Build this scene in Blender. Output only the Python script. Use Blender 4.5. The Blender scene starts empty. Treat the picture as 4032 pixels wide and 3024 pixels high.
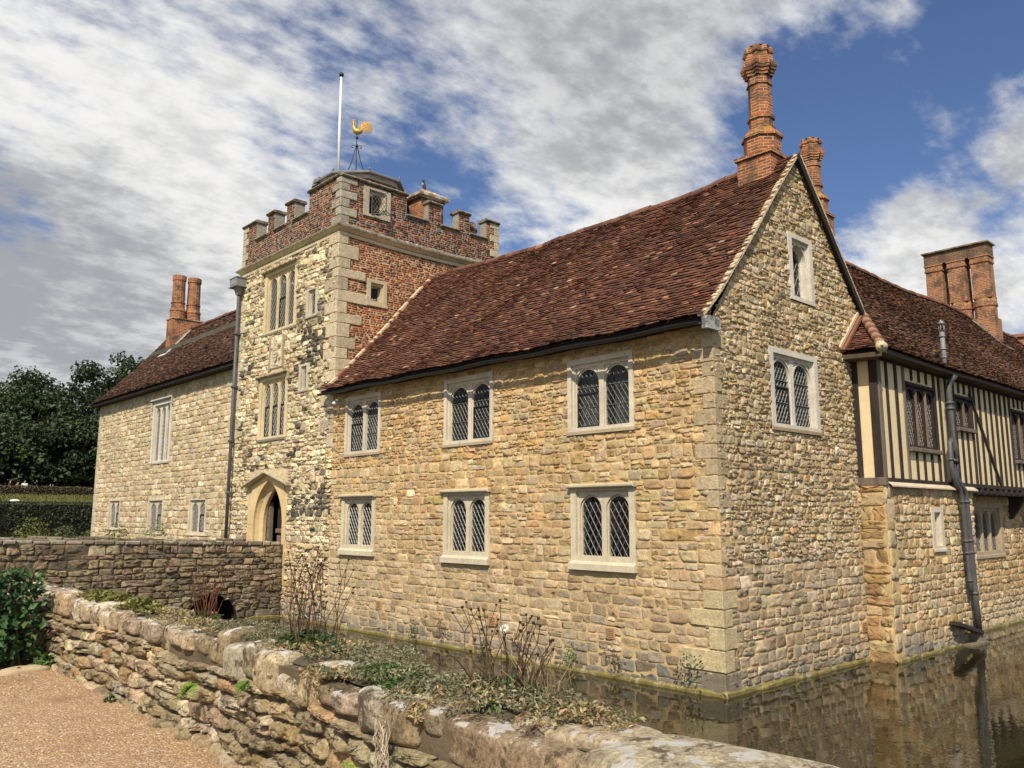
import bpy, math, random
import numpy as np
from mathutils import Vector
from mathutils.geometry import tessellate_polygon
R = math.radians
rng = np.random.default_rng(11)
random.seed(5)
sc = bpy.context.scene
COL = sc.collection

# ------------------------------------------------------------------ helpers
class MB:
    """collects geometry, then links it as ONE mesh object"""
    def __init__(s):
        s.V = []; s.F = []; s.C = []; s.n = 0; s.UV = []
    def add(s, V, F, col=(.5, .5, .5), mat=0, smooth=False, uv=None):
        V = np.asarray(V, float).reshape(-1, 3)
        c = np.asarray(col, float)
        if c.ndim == 1: c = np.tile(c, (len(V), 1))
        for f in (F if isinstance(F, list) else [F]):
            f = np.asarray(f, int)
            if f.size: s.F.append((f + s.n, mat, smooth))
        s.V.append(V); s.C.append(c)
        s.UV.append(np.zeros((len(V), 2)) if uv is None else np.asarray(uv, float))
        s.n += len(V)
        return s
    def build(s, name, mats, parent=None):
        V = np.concatenate(s.V); C = np.concatenate(s.C); UV = np.concatenate(s.UV)
        li = np.concatenate([f.ravel() for f, m, k in s.F])
        tot = np.concatenate([np.full(len(f), f.shape[1]) for f, m, k in s.F])
        mi = np.concatenate([np.full(len(f), m) for f, m, k in s.F])
        sm = np.concatenate([np.full(len(f), k) for f, m, k in s.F])
        st = np.concatenate([[0], np.cumsum(tot)[:-1]])
        me = bpy.data.meshes.new(name)
        me.vertices.add(len(V)); me.vertices.foreach_set('co', V.astype(np.float32).ravel())
        me.loops.add(len(li)); me.loops.foreach_set('vertex_index', li.astype(np.int32))
        me.polygons.add(len(tot)); me.polygons.foreach_set('loop_start', st.astype(np.int32))
        me.polygons.foreach_set('loop_total', tot.astype(np.int32))
        me.polygons.foreach_set('material_index', mi.astype(np.int32))
        me.polygons.foreach_set('use_smooth', sm.astype(bool))
        a = me.attributes.new('Col', 'FLOAT_COLOR', 'POINT')
        a.data.foreach_set('color', np.concatenate([C, np.ones((len(C), 1))], 1).astype(np.float32).ravel())
        u = me.uv_layers.new(name='UVMap')
        u.data.foreach_set('uv', UV[li].astype(np.float32).ravel())
        me.update(); me.validate()
        if not isinstance(mats, (list, tuple)): mats = [mats]
        for m in mats: me.materials.append(m)
        o = bpy.data.objects.new(name, me); COL.objects.link(o)
        if parent: o.parent = parent; o.matrix_parent_inverse = world_of(parent).inverted()
        return o

def world_of(o):
    from mathutils import Matrix
    m = Matrix.LocRotScale(o.location, o.rotation_euler, o.scale)
    if o.parent: m = world_of(o.parent) @ o.matrix_parent_inverse @ m
    return m

def tag(o, label=None, cat=None, group=None, kind=None):
    if label: o['label'] = label
    if cat: o['category'] = cat
    if group: o['group'] = group
    if kind: o['kind'] = kind
    return o
def thing(name, loc, label, cat, group=None):
    o = bpy.data.objects.new(name, None); COL.objects.link(o)
    o.location = loc; o.empty_display_size = .2
    return tag(o, label, cat, group)

class Fr:
    """a wall frame: u to the right, v up, d outwards"""
    def __init__(s, O, U, V, N, warp=None):
        s.O, s.U, s.V, s.N = [np.array(x, float) for x in (O, U, V, N)]; s.warp = warp
    def __call__(s, u, v, d):
        u, v, d = np.broadcast_arrays(np.asarray(u, float), np.asarray(v, float), np.asarray(d, float))
        if s.warp: return s.warp(u, v, d)
        return s.O + u[..., None]*s.U + v[..., None]*s.V + d[..., None]*s.N
def FX(x): return Fr((x, 0, 0), (0, -1, 0), (0, 0, 1), (-1, 0, 0))     # west facing wall, u = -Y
def FY(y): return Fr((0, y, 0), (1, 0, 0), (0, 0, 1), (0, -1, 0))      # south facing wall, u = X

def box(mb, x0, x1, y0, y1, z0, z1, col=(.5,.5,.5), mat=0):
    V = [(x, y, z) for z in (z0, z1) for y in (y0, y1) for x in (x0, x1)]
    F = np.array([(0,2,3,1),(4,5,7,6),(0,1,5,4),(2,6,7,3),(0,4,6,2),(1,3,7,5)])
    mb.add(V, F, col, mat)
def fbox(mb, fr, u0, u1, v0, v1, d0, d1, col=(.5,.5,.5), mat=0, bev=0, shear=0):
    """box in a frame, front edges chamfered by bev; d1 is the front"""
    b = bev
    P = []
    for (d, k) in ((d0, 0), (d1-b, 0), (d1, b)):
        for (u, v) in ((u0+k, v0+k), (u1-k, v0+k), (u1-k, v1-k), (u0+k, v1-k)): P.append((u, v + shear*(u-u0), d))
    P = np.array(P)
    q = [(8,9,10,11), (3,2,1,0)]
    for r in (0, 4):
        for k in range(4): q.append((r+k, r+(k+1) % 4, r+4+(k+1) % 4, r+4+k))
    mb.add(fr(P[:,0], P[:,1], P[:,2]), np.array(q), col, mat)
def bar(mb, p, q, w, h, col=(.5,.5,.5), mat=0, up=(0,0,1)):
    """square bar from p to q"""
    p, q = np.array(p, float), np.array(q, float)
    t = q-p; t /= np.linalg.norm(t); up = np.array(up, float)
    s = np.cross(t, up); s /= np.linalg.norm(s); n = np.cross(s, t)
    V = [c + a*s*w/2 + b*n*h/2 for c in (p, q) for a, b in ((-1,-1),(1,-1),(1,1),(-1,1))]
    mb.add(V, np.array([(3,2,1,0),(4,5,6,7),(0,1,5,4),(1,2,6,5),(2,3,7,6),(3,0,4,7)]), col, mat)
def tube(mb, pts, r, n=8, col=(.5,.5,.5), mat=0, caps=True):
    pts = np.array(pts, float); m = len(pts)
    r = np.broadcast_to(np.asarray(r, float), (m,))
    T = np.gradient(pts, axis=0); T /= np.linalg.norm(T, axis=1)[:, None] + 1e-9
    ref = np.array((0, 0, 1.)) if abs(T[0][2]) < .9 else np.array((1., 0, 0))
    V = []
    for i in range(m):
        s = np.cross(T[i], ref); s /= np.linalg.norm(s) + 1e-9; u = np.cross(s, T[i])
        a = np.arange(n)*2*np.pi/n
        V.append(pts[i] + r[i]*(np.cos(a)[:, None]*s + np.sin(a)[:, None]*u))
    V = np.concatenate(V)
    k = np.arange(n); q = np.concatenate([np.stack([i*n+k, (i+1)*n+k, (i+1)*n+(k+1) % n, i*n+(k+1) % n], 1) for i in range(m-1)])
    F = [q]
    if caps: F += [np.arange(n)[None, :], np.arange(n)[::-1][None, :] + (m-1)*n]
    mb.add(V, F, col, mat, True)
def loft(mb, cx, cy, prof, n=8, star=0, rot=0, col=(.5,.5,.5), mat=0, square=False):
    """stack of rings (z, radius[, star]) with brick UVs; own vertices for each ring pair keeps edges crisp"""
    for i in range(len(prof)-1):
        rings = []
        for p in (prof[i], prof[i+1]):
            z, r = p[0], p[1]; s_ = p[2] if len(p) > 2 else star
            m = n*2 if n > 4 else n
            a = rot + np.arange(m+1)*2*np.pi/m
            rr = np.full(m+1, r)
            if n > 4:
                rr = np.where(np.arange(m+1) % 2 == 0, r*(1+s_), r*(1-s_) if s_ else r*math.cos(np.pi/n))
            rings.append(np.stack([cx+rr*np.cos(a), cy+rr*np.sin(a), np.full(m+1, z)], 1))
        m1 = len(rings[0])
        d = np.linalg.norm(np.diff(rings[0], axis=0), axis=1) + np.linalg.norm(np.diff(rings[1], axis=0), axis=1)
        L = np.concatenate([[0], np.cumsum(d/2)])
        z0, z1 = prof[i][0], prof[i+1][0]
        sl = math.hypot(z1-z0, prof[i][1]-prof[i+1][1])
        uv = np.concatenate([np.stack([L, np.full(m1, z0)], 1), np.stack([L, np.full(m1, z0+max(sl, .001))], 1)])
        k = np.arange(m1-1)
        mb.add(np.concatenate(rings), np.stack([k, k+1, m1+k+1, m1+k], 1), col, mat, False, uv)
    p = prof[-1]
    m = n*2 if n > 4 else n; a = rot + np.arange(m)*2*np.pi/m
    mb.add(np.stack([cx+p[1]*np.cos(a), cy+p[1]*np.sin(a), np.full(m, p[0])], 1), np.arange(m)[None, :], col, mat)

def tess(loops):
    P = [[Vector((x, y, 0)) for x, y in l] for l in loops]
    tr = np.array(tessellate_polygon(P))
    A = np.array([q for l in loops for q in l], float)
    a, b, c = A[tr[:,0]], A[tr[:,1]], A[tr[:,2]]
    s = (b[:,0]-a[:,0])*(c[:,1]-a[:,1]) - (b[:,1]-a[:,1])*(c[:,0]-a[:,0])
    tr[s < 0] = tr[s < 0][:, ::-1]
    return A, tr[np.abs(s) > 1e-9]
def piece(name, mats, parent, *calls):
    """one part from a few frame boxes: each call is (frame, u0, u1, v0, v1, d0, d1, colour, material, bevel)"""
    mb = MB()
    for c in calls: fbox(mb, *c)
    return mb.build(name, mats, parent)
def area(l): return sum(l[i][0]*l[(i+1) % len(l)][1]-l[(i+1) % len(l)][0]*l[i][1] for i in range(len(l)))
def plate(mb, fr, loops, d1, d0, col=(.5,.5,.5), mat=0, outer_side=True, hole_mat=None):
    """flat plate with holes, front at d1, sides back to d0"""
    A, tr = tess(loops)
    mb.add(fr(A[:,0], A[:,1], d1), tr, col, mat)
    for i, l in enumerate(loops):
        if i == 0 and not outer_side: continue
        l = list(l)
        if (area(l) > 0) == (i > 0): l = l[::-1]          # outer CCW, holes CW
        L = np.array(l + [l[0]], float); n = len(L)
        V = np.concatenate([fr(L[:,0], L[:,1], d1), fr(L[:,0], L[:,1], d0)])
        k = np.arange(n-1)
        mb.add(V, np.stack([k+n, k+n+1, k+1, k], 1), col, mat if hole_mat is None or i == 0 else hole_mat)
def rect(u0, u1, v0, v1): return [(u0, v0), (u1, v0), (u1, v1), (u0, v1)]
def arch(cu, v0, w, vs, k=0., n=10, rise=None):
    """opening: bottom v0, springing vs, half-round (k=0) or pointed (k>0) head"""
    a = w/2; Rr = a*(1+k); c = k*a; top = math.sqrt(Rr*Rr-c*c); f = 1 if rise is None else rise/top
    pts = [(cu-a, v0), (cu+a, v0)]
    t1 = math.acos(c/Rr)
    for i in range(n+1):
        t = t1*i/n; pts.append((cu-c+Rr*math.cos(t), vs+f*Rr*math.sin(t)))
    for i in range(n-1, -1, -1):
        t = t1*i/n; pts.append((cu+c-Rr*math.cos(t), vs+f*Rr*math.sin(t)))
    return pts

# ------------------------------------------------------------------ masonry
def layout(u0, u1, v0, v1, h, w, blocked=(), bounds=None, split=.18):
    cells = []
    v = v0
    while v < v1-.02:
        hh = rng.uniform(*h); va, vb = v, min(v+hh, v1)
        if v1-vb < h[0]*.5: vb = v1
        v = vb; vm = (va+vb)/2
        iv = [(u0, u1)] if bounds is None else [bounds(vm)]
        for (b0, b1, c0, c1) in blocked:
            if min(vb, c1)-max(va, c0) > .3*(vb-va):
                nx = []
                for (p, q) in iv:
                    if b1 <= p or b0 >= q: nx.append((p, q)); continue
                    if b0 > p: nx.append((p, b0))
                    if b1 < q: nx.append((b1, q))
                iv = nx
        for (p, q) in iv:
            u = p - 0
            if q-p < .03: continue
            while u < q-.01:
                ww = rng.uniform(*w)*(1.25 if rng.random() < .15 else 1)
                e = u+ww
                if q-e < w[0]*.6: e = q
                if (vb-va) > h[0]*1.25 and rng.random() < split:
                    s = va+(vb-va)*rng.uniform(.38, .62)
                    m = u+(e-u)*rng.uniform(.35, .65)
                    cells += [(u, e, va, s)]
                    cells += [(u, m, s, vb), (m, e, s, vb)] if (e-u) > w[0]*1.5 else [(u, e, s, vb)]
                else: cells.append((u, e, va, vb))
                u = e
    return np.array(cells)

def stones(mb, fr, cells, cols, K=12, depth=.03, joint=.016, jit=.09, p=4.5, rough=.25, mat=0, rings=None, wob=.012, tilt=.35, quad=.09):
    n = len(cells)
    if n == 0: return
    ua, ub, va, vb = cells.T
    j = joint*rng.uniform(.5, 1.6, n)
    a = np.maximum((ub-ua)/2-j/2, .012); b = np.maximum((vb-va)/2-j/2, .012)
    cu = (ua+ub)/2 + rng.normal(0, wob*.5, n); cv = (va+vb)/2 + rng.normal(0, wob*.5, n)
    th = np.arange(K)*2*np.pi/K + np.pi/K
    c, s = np.cos(th), np.sin(th)
    pp = rng.uniform(p*.6, p*1.5, n)[:, None]
    X = np.sign(c)*np.abs(c)**(2/pp); Y = np.sign(s)*np.abs(s)**(2/pp)
    r = 1+rng.normal(0, jit, (n, K)); r = (r + .5*np.roll(r, 1, 1) + .5*np.roll(r, -1, 1))/2
    X = X*r; Y = Y*r
    cj = rng.normal(0, quad, (n, 2, 4)); bx = [(1-X)*(1-Y)/4, (1+X)*(1-Y)/4, (1+X)*(1+Y)/4, (1-X)*(1+Y)/4]
    X, Y = X+sum(cj[:, 0, i:i+1]*bx[i] for i in range(4)), Y+sum(cj[:, 1, i:i+1]*bx[i] for i in range(4))
    if rings is None: rings = [(1.0, -.4), (.985, .4), (.91, .9), (.5, 1.0)]
    dp = depth*rng.uniform(.45, 1.35, n)
    tx, ty = rng.normal(0, tilt, n)*depth, rng.normal(0, tilt, n)*depth
    sh = rng.normal(0, .05, n)
    U, V, D = [], [], []
    for i, (sc_, df) in enumerate(rings + [(0, 1.0)]):
        k = K if sc_ > 0 else 1
        x = X[:, :k]*sc_; y = Y[:, :k]*sc_
        if i >= 2 and sc_ > 0:
            x = x + rng.normal(0, .04, x.shape); y = y + rng.normal(0, .04, y.shape)
        nz = rng.normal(0, rough, (n, k)) if i > 0 else 0
        d = dp[:, None]*(df + nz) + (tx[:, None]*x + ty[:, None]*y if i > 0 else 0)
        U.append(cu[:, None]+a[:, None]*(x + sh[:, None]*y)); V.append(cv[:, None]+b[:, None]*y); D.append(d + 0*x)
    U, V, D = [np.concatenate(q, 1) for q in (U, V, D)]
    m = U.shape[1]
    P = fr(U.ravel(), V.ravel(), D.ravel())
    k = np.arange(K); q = []
    for i in range(len(rings)-1): q.append(np.stack([i*K+k, i*K+(k+1) % K, (i+1)*K+(k+1) % K, (i+1)*K+k], 1))
    q = np.concatenate(q); l = (len(rings)-1)*K
    t = np.stack([l+k, l+(k+1) % K, np.full(K, m-1)], 1)
    off = (np.arange(n)*m)[:, None, None]
    cc = np.repeat(np.asarray(cols, float), m, 0)
    mb.add(P, [(q[None]+off).reshape(-1, 4), (t[None]+off).reshape(-1, 3)], cc, mat, True)

def palette(n, pal, wts=None, var=.12):
    pal = np.array(pal, float); w = None if wts is None else np.array(wts, float)/sum(wts)
    c = pal[rng.choice(len(pal), n, p=w)]
    return np.clip(c*rng.lognormal(0, var, (n, 1))*rng.lognormal(0, .03, (n, 3)), .01, .95)

def bricks(mb, fr, cells_args, mat=0, dark=.18, dim=1.):
    c = layout(*cells_args[0], (.076, .078), (.22, .25), split=0, **cells_args[1])
    c = c[rng.random(len(c)) > .0]
    half = rng.random(len(c)) < .45
    mid = (c[:,0]+c[:,1])/2
    c2 = c[half].copy(); c2[:,0] = mid[half]; c[half, 1] = mid[half]
    c = np.concatenate([c, c2])
    col = palette(len(c), [(.34,.115,.052), (.27,.09,.045), (.41,.16,.07), (.09,.05,.042), (.19,.08,.05)], [4, 3, 3, dark*10, 2], .16)*dim
    stones(mb, fr, c, col, K=8, depth=.011, joint=.021, jit=.03, p=9, rough=.15, mat=mat, rings=[(1, -.6), (.96, .8)], wob=.002, tilt=.5, quad=.02)

# ------------------------------------------------------------------ materials
def new_mat(name):
    m = bpy.data.materials.new(name); m.use_nodes = True
    nt = m.node_tree; b = nt.nodes['Principled BSDF']
    return m, nt, b
def N(nt, t, **kw):
    n = nt.nodes.new(t)
    for k, v in kw.items():
        if k in ('inp',): continue
        setattr(n, k, v)
    for k, v in kw.get('inp', {}).items(): n.inputs[k].default_value = v
    return n
def mixc(nt, fac, a, b, blend='MIX'):
    n = nt.nodes.new('ShaderNodeMix'); n.data_type = 'RGBA'; n.blend_type = blend
    for sock, val in ((n.inputs[0], fac), (n.inputs[6], a), (n.inputs[7], b)):
        if hasattr(val, 'links'): nt.links.new(val, sock)
        else: sock.default_value = val if not isinstance(val, tuple) else (*val, 1)
    return n.outputs[2]
def ramp(nt, src, lo, hi):
    n = N(nt, 'ShaderNodeMapRange'); n.interpolation_type = 'SMOOTHSTEP'
    nt.links.new(src, n.inputs[0]); n.inputs[1].default_value = lo; n.inputs[2].default_value = hi
    return n.outputs[0]
def noise(nt, scale, detail=5, rough=.6, vec=None, dim=None):
    n = N(nt, 'ShaderNodeTexNoise', inp={'Scale': scale, 'Detail': detail, 'Roughness': rough})
    if vec is None:
        g = N(nt, 'ShaderNodeNewGeometry'); vec = g.outputs['Position']
    nt.links.new(vec, n.inputs['Vector'])
    return n.outputs['Fac']
def vmul(nt, src, s):
    n = N(nt, 'ShaderNodeVectorMath', operation='MULTIPLY'); nt.links.new(src, n.inputs[0]); n.inputs[1].default_value = s
    return n.outputs[0]
def math_(nt, op, a, b):
    n = N(nt, 'ShaderNodeMath', operation=op)
    for s, v in ((n.inputs[0], a), (n.inputs[1], b)):
        if hasattr(v, 'links'): nt.links.new(v, s)
        else: s.default_value = v
    return n.outputs[0]

def stone_mat(name, spots=None, lichen=None, pale=None, scale=1., bump=.6, var=.55, moss=None, tint=None):
    """colour comes from each stone (attribute Col), grain and lichen from noise"""
    m, nt, b = new_mat(name); L = nt.links.new
    at = N(nt, 'ShaderNodeAttribute', attribute_name='Col'); c = at.outputs['Color']
    n1 = noise(nt, 9*scale, 6, .7); n2 = noise(nt, 45*scale, 4, .7); n3 = noise(nt, .9, 3)
    k = N(nt, 'ShaderNodeMapRange', inp={1: .25, 2: .75, 3: 1-var, 4: 1+var}); L(n1, k.inputs[0])
    c = mixc(nt, 1, c, k.outputs[0], 'MULTIPLY')
    k2 = N(nt, 'ShaderNodeMapRange', inp={1: .3, 2: .7, 3: 1-var*.5, 4: 1+var*.5}); k2.inputs[3].default_value = 1-var*.85; k2.inputs[4].default_value = 1+var*.85; L(n2, k2.inputs[0])
    c = mixc(nt, 1, c, k2.outputs[0], 'MULTIPLY')
    k3 = N(nt, 'ShaderNodeMapRange', inp={1: .3, 2: .7, 3: .86, 4: 1.14}); L(n3, k3.inputs[0])
    c = mixc(nt, 1, c, k3.outputs[0], 'MULTIPLY')
    if spots:
        s = ramp(nt, noise(nt, spots[1], 6, .75), spots[2], spots[2]+.07)
        c = mixc(nt, math_(nt, 'MULTIPLY', s, spots[3]), c, spots[0])
    if pale: c = mixc(nt, math_(nt, 'MULTIPLY', ramp(nt, noise(nt, pale[1], 6, .7), pale[2], pale[2]+.06), .7), c, pale[0])
    if lichen:
        g = N(nt, 'ShaderNodeNewGeometry'); sp = N(nt, 'ShaderNodeSeparateXYZ'); L(g.outputs['Normal'], sp.inputs[0])
        up = ramp(nt, sp.outputs[2], .35, .8)
        s = ramp(nt, noise(nt, lichen[1], 5, .6), lichen[2], lichen[2]+.03)
        c = mixc(nt, math_(nt, 'MULTIPLY', s, up), c, lichen[0])
        o = ramp(nt, noise(nt, 4.3, 4, .6), .73, .75)
        c = mixc(nt, o, c, (.42, .17, .02))
    L(c, b.inputs['Base Color']); b.inputs['Roughness'].default_value = .92
    b.inputs['Specular IOR Level'].default_value = .2
    mu = N(nt, 'ShaderNodeTexNoise', inp={'Scale': 22*scale, 'Detail': 8, 'Roughness': .75})
    g = N(nt, 'ShaderNodeNewGeometry'); L(g.outputs['Position'], mu.inputs['Vector'])
    bp = N(nt, 'ShaderNodeBump', inp={'Strength': bump, 'Distance': .04/scale}); L(mu.outputs['Fac'], bp.inputs['Height'])
    L(bp.outputs[0], b.inputs['Normal'])
    return m
def plain(name, col, rough=.8, var=.25, scale=6, bump=.15, metal=0, spec=.3, stretch=None, dist=.01, second=None):
    m, nt, b = new_mat(name); L = nt.links.new
    g = N(nt, 'ShaderNodeNewGeometry'); v = g.outputs['Position']
    if stretch: v = vmul(nt, v, stretch)
    n1 = noise(nt, scale, 6, .65, v)
    k = N(nt, 'ShaderNodeMapRange', inp={1: .25, 2: .75, 3: 1-var, 4: 1+var}); L(n1, k.inputs[0])
    c = mixc(nt, 1, col, k.outputs[0], 'MULTIPLY')
    if second:
        c = mixc(nt, ramp(nt, noise(nt, second[1], 6, .7, v), second[2], second[2]+.12), c, second[0])
    L(c, b.inputs['Base Color'])
    b.inputs['Roughness'].default_value = rough; b.inputs['Metallic'].default_value = metal
    b.inputs['Specular IOR Level'].default_value = spec
    if bump:
        bp = N(nt, 'ShaderNodeBump', inp={'Strength': bump, 'Distance': dist}); L(noise(nt, scale*6, 5, .7, v), bp.inputs['Height'])
        L(bp.outputs[0], b.inputs['Normal'])
    return m
def attr_mat(name, rough=.8, var=.3, scale=30, spec=.2, bump=.3, trans=0, dist=.01):
    m, nt, b = new_mat(name); L = nt.links.new
    at = N(nt, 'ShaderNodeAttribute', attribute_name='Col')
    k = N(nt, 'ShaderNodeMapRange', inp={1: .25, 2: .75, 3: 1-var, 4: 1+var}); L(noise(nt, scale, 5, .7), k.inputs[0])
    c = mixc(nt, 1, at.outputs['Color'], k.outputs[0], 'MULTIPLY')
    L(c, b.inputs['Base Color']); b.inputs['Roughness'].default_value = rough
    b.inputs['Specular IOR Level'].default_value = spec
    if bump:
        bp = N(nt, 'ShaderNodeBump', inp={'Strength': bump, 'Distance': dist}); L(noise(nt, scale*2, 5, .7), bp.inputs['Height'])
        L(bp.outputs[0], b.inputs['Normal'])
    if trans:
        t = N(nt, 'ShaderNodeBsdfTranslucent'); L(c, t.inputs[0])
        mx = N(nt, 'ShaderNodeMixShader', inp={0: trans}); L(b.outputs[0], mx.inputs[1]); L(t.outputs[0], mx.inputs[2])
        L(mx.outputs[0], nt.nodes['Material Output'].inputs[0])
    return m
def brick_mat(name, c1=(.42,.125,.045), c2=(.12,.05,.035), mort=(.46,.33,.2), lich=.62):
    m, nt, b = new_mat(name); L = nt.links.new
    uv = N(nt, 'ShaderNodeTexCoord')
    br = N(nt, 'ShaderNodeTexBrick', inp={'Scale': 1, 'Brick Width': .215, 'Row Height': .072, 'Mortar Size': .011, 'Mortar Smooth': .2, 'Bias': -.1})
    br.inputs['Color1'].default_value = (*c1, 1); br.inputs['Color2'].default_value = (*c2, 1); br.inputs['Mortar'].default_value = (*mort, 1)
    L(uv.outputs['UV'], br.inputs['Vector'])
    k = N(nt, 'ShaderNodeMapRange', inp={1: .25, 2: .75, 3: .65, 4: 1.35}); L(noise(nt, 14, 6, .7), k.inputs[0])
    c = mixc(nt, 1, br.outputs['Color'], k.outputs[0], 'MULTIPLY')
    c = mixc(nt, math_(nt, 'MULTIPLY', ramp(nt, noise(nt, 2.2, 6, .7), .46, .62), .8), c, (.085, .06, .042))
    g = N(nt, 'ShaderNodeNewGeometry'); sp = N(nt, 'ShaderNodeSeparateXYZ'); L(g.outputs['Normal'], sp.inputs[0])
    li = math_(nt, 'MULTIPLY', ramp(nt, sp.outputs[2], .2, .6), ramp(nt, noise(nt, 6, 5, .7), .42, .6))
    c = mixc(nt, li, c, (.36, .19, .03))
    L(c, b.inputs['Base Color']); b.inputs['Roughness'].default_value = .9; b.inputs['Specular IOR Level'].default_value = .2
    inv = math_(nt, 'SUBTRACT', 1., br.outputs['Fac'])
    bp = N(nt, 'ShaderNodeBump', inp={'Strength': .8, 'Distance': .012}); L(inv, bp.inputs['Height'])
    bp2 = N(nt, 'ShaderNodeBump', inp={'Strength': .35, 'Distance': .01}); L(noise(nt, 40, 5, .7), bp2.inputs['Height']); L(bp.outputs[0], bp2.inputs['Normal'])
    L(bp2.outputs[0], b.inputs['Normal'])
    return m
def glass_mat(name='leaded_glass', tintv=.62):
    m = bpy.data.materials.new(name); m.use_nodes = True; nt = m.node_tree; nt.nodes.clear(); L = nt.links.new
    t = N(nt, 'ShaderNodeBsdfTransparent'); t.inputs[0].default_value = (.55, .6, .6, 1)
    gl = N(nt, 'ShaderNodeBsdfGlossy', inp={'Roughness': .04}); gl.inputs[0].default_value = (1, 1, 1, 1)
    di = N(nt, 'ShaderNodeBsdfDiffuse'); di.inputs[0].default_value = (.022, .024, .022, 1)
    fr = N(nt, 'ShaderNodeFresnel', inp={'IOR': 1.52})
    m0 = N(nt, 'ShaderNodeMixShader', inp={0: .35}); L(t.outputs[0], m0.inputs[1]); L(di.outputs[0], m0.inputs[2])
    mx = N(nt, 'ShaderNodeMixShader'); L(math_(nt, 'MULTIPLY', fr.outputs[0], .55), mx.inputs[0]); L(m0.outputs[0], mx.inputs[1]); L(gl.outputs[0], mx.inputs[2])
    o = N(nt, 'ShaderNodeOutputMaterial'); L(mx.outputs[0], o.inputs[0])
    return m

M = {}
M['rubble'] = stone_mat('golden_rubble', spots=((.15,.115,.07), 3.2, .66, .55), var=.30, bump=.65)
M['tower'] = stone_mat('pale_weathered_stone', spots=((.09,.075,.055), 1.6, .60, .8), var=.34, bump=.8)
M['gable'] = stone_mat('rough_grey_rubble', spots=((.09,.075,.055), 2.6, .63, .7), var=.45, bump=.9)
M['bridge'] = stone_mat('dark_bridge_stone', spots=((.075,.062,.042), 2.2, .6, .7), lichen=((.50,.45,.34), 5, .6), var=.45, bump=.8)
M['garden'] = stone_mat('garden_wall_stone', spots=((.085,.062,.036), 5, .56, .75), pale=((.60,.53,.40), 7, .58), var=.5, bump=1.)
M['coping'] = stone_mat('mossy_coping_stone', spots=((.075,.052,.03), 6, .53, .8), lichen=((.70,.67,.59), 8.5, .54), pale=((.5,.44,.33), 8, .62), var=.55, bump=1.)
M['ashlar'] = stone_mat('cream_ashlar', spots=((.22,.19,.14), 2.5, .66, .5), var=.16, bump=.25)
M['ashlar_worn'] = stone_mat('worn_ashlar', spots=((.20,.165,.11), 3, .58, .6), var=.35, bump=.7)
M['ashlar_dark'] = stone_mat('blackened_ashlar', spots=((.05,.045,.035), 5, .5, .7), lichen=((.5,.48,.4), 6, .6), var=.4, bump=.5)
M['mortar'] = plain('lime_mortar', (.55,.40,.20), .95, .3, 5, .6, dist=.03)
M['mortar_pale'] = plain('pale_mortar', (.54,.45,.29), .95, .35, 5, .5, dist=.03)
M['mortar_dark'] = plain('dirty_mortar', (.13,.10,.06), .95, .4, 5, .5, dist=.03)
M['brickgeo'] = stone_mat('old_red_brick', spots=((.06,.045,.035), 1.3, .6, .65), var=.3, bump=.4)
M['bmortar'] = plain('brick_mortar', (.55,.42,.25), .95, .25, 8, .3)
M['brick'] = brick_mat('chimney_brick')
M['brick2'] = brick_mat('orange_chimney_brick', (.36,.14,.06), (.22,.085,.045))
M['tile'] = attr_mat('clay_tile', .85, .35, 18, .2, .4)
M['ridge'] = plain('ridge_clay', (.22,.09,.05), .9, .4, 9, .3)
M['cream_edge'] = plain('verge_mortar', (.56,.45,.29), .9, .25, 12, .4)
M['lead'] = plain('old_lead', (.20,.205,.205), .55, .3, 4, .2, .0, .5)
M['iron'] = plain('black_iron', (.022,.022,.025), .5, .3, 9, .1, 0, .5)
M['pipe'] = plain('grey_cast_iron', (.085,.085,.085), .55, .3, 5, .15, 0, .5)
M['lattice'] = plain('lead_cames', (.15,.15,.14), .45, .3, 9, .1, .3, .5)
M['lattice_dark'] = plain('dark_lead_cames', (.10,.10,.095), .5, .3, 9, .1, .2, .5)
M['glass'] = glass_mat()
M['dark'] = plain('arch_shade_black', (.02,.017,.013), .9, .3, 3, 0)  # near-black colour that paints the shade inside the bridge arch
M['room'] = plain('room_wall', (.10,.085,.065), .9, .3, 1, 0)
M['curtain'] = plain('white_curtain', (.62,.60,.55), .9, .25, 3, 0, stretch=(6, 6, .6))
M['oak'] = plain('blackened_oak', (.035,.026,.02), .8, .5, 7, .5, stretch=(1, 1, .15), second=((.12,.085,.06), 6, .62))
M['oak_grey'] = plain('grey_oak', (.16,.125,.095), .85, .45, 8, .5, stretch=(1, 1, .12))
M['plaster'] = plain('cream_plaster', (.74,.60,.36), .9, .10, 2.2, .25, second=((.60,.46,.26), 1.4, .62))
M['board'] = plain('eave_board', (.02,.016,.013), .8, .4, 8, .2)
M['white'] = plain('white_paint', (.8,.8,.78), .5, .08, 5, .05)
M['gold'] = plain('gilded_copper', (.52,.31,.075), .5, .25, 8, .1, .35, .4)
M['leaf'] = attr_mat('leaf', .55, .25, 8, .35, 0, .25)
M['bark'] = plain('bark', (.09,.07,.05), .9, .4, 6, .6)
M['stem'] = attr_mat('dry_stem', .9, .3, 20, .1, 0)
M['soil'] = plain('wall_top_soil', (.13,.11,.065), .95, .5, 14, .8, dist=.03)
M['algae'] = plain('green_algae', (.19,.155,.05), .6, .4, 7, .4, second=((.36,.30,.17), 5, .52))
M['terracotta'] = plain('terracotta', (.50,.27,.13), .85, .2, 12, .2)
M['render'] = stone_mat('grey_cement_render', spots=((.5,.48,.42), 9, .58, .8), var=.3, bump=.4)
M['skin'] = plain('skin', (.5,.33,.25), .6, .05, 5, 0)
M['hair'] = plain('dark_hair', (.04,.03,.02), .7, .2, 20, 0)
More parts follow.
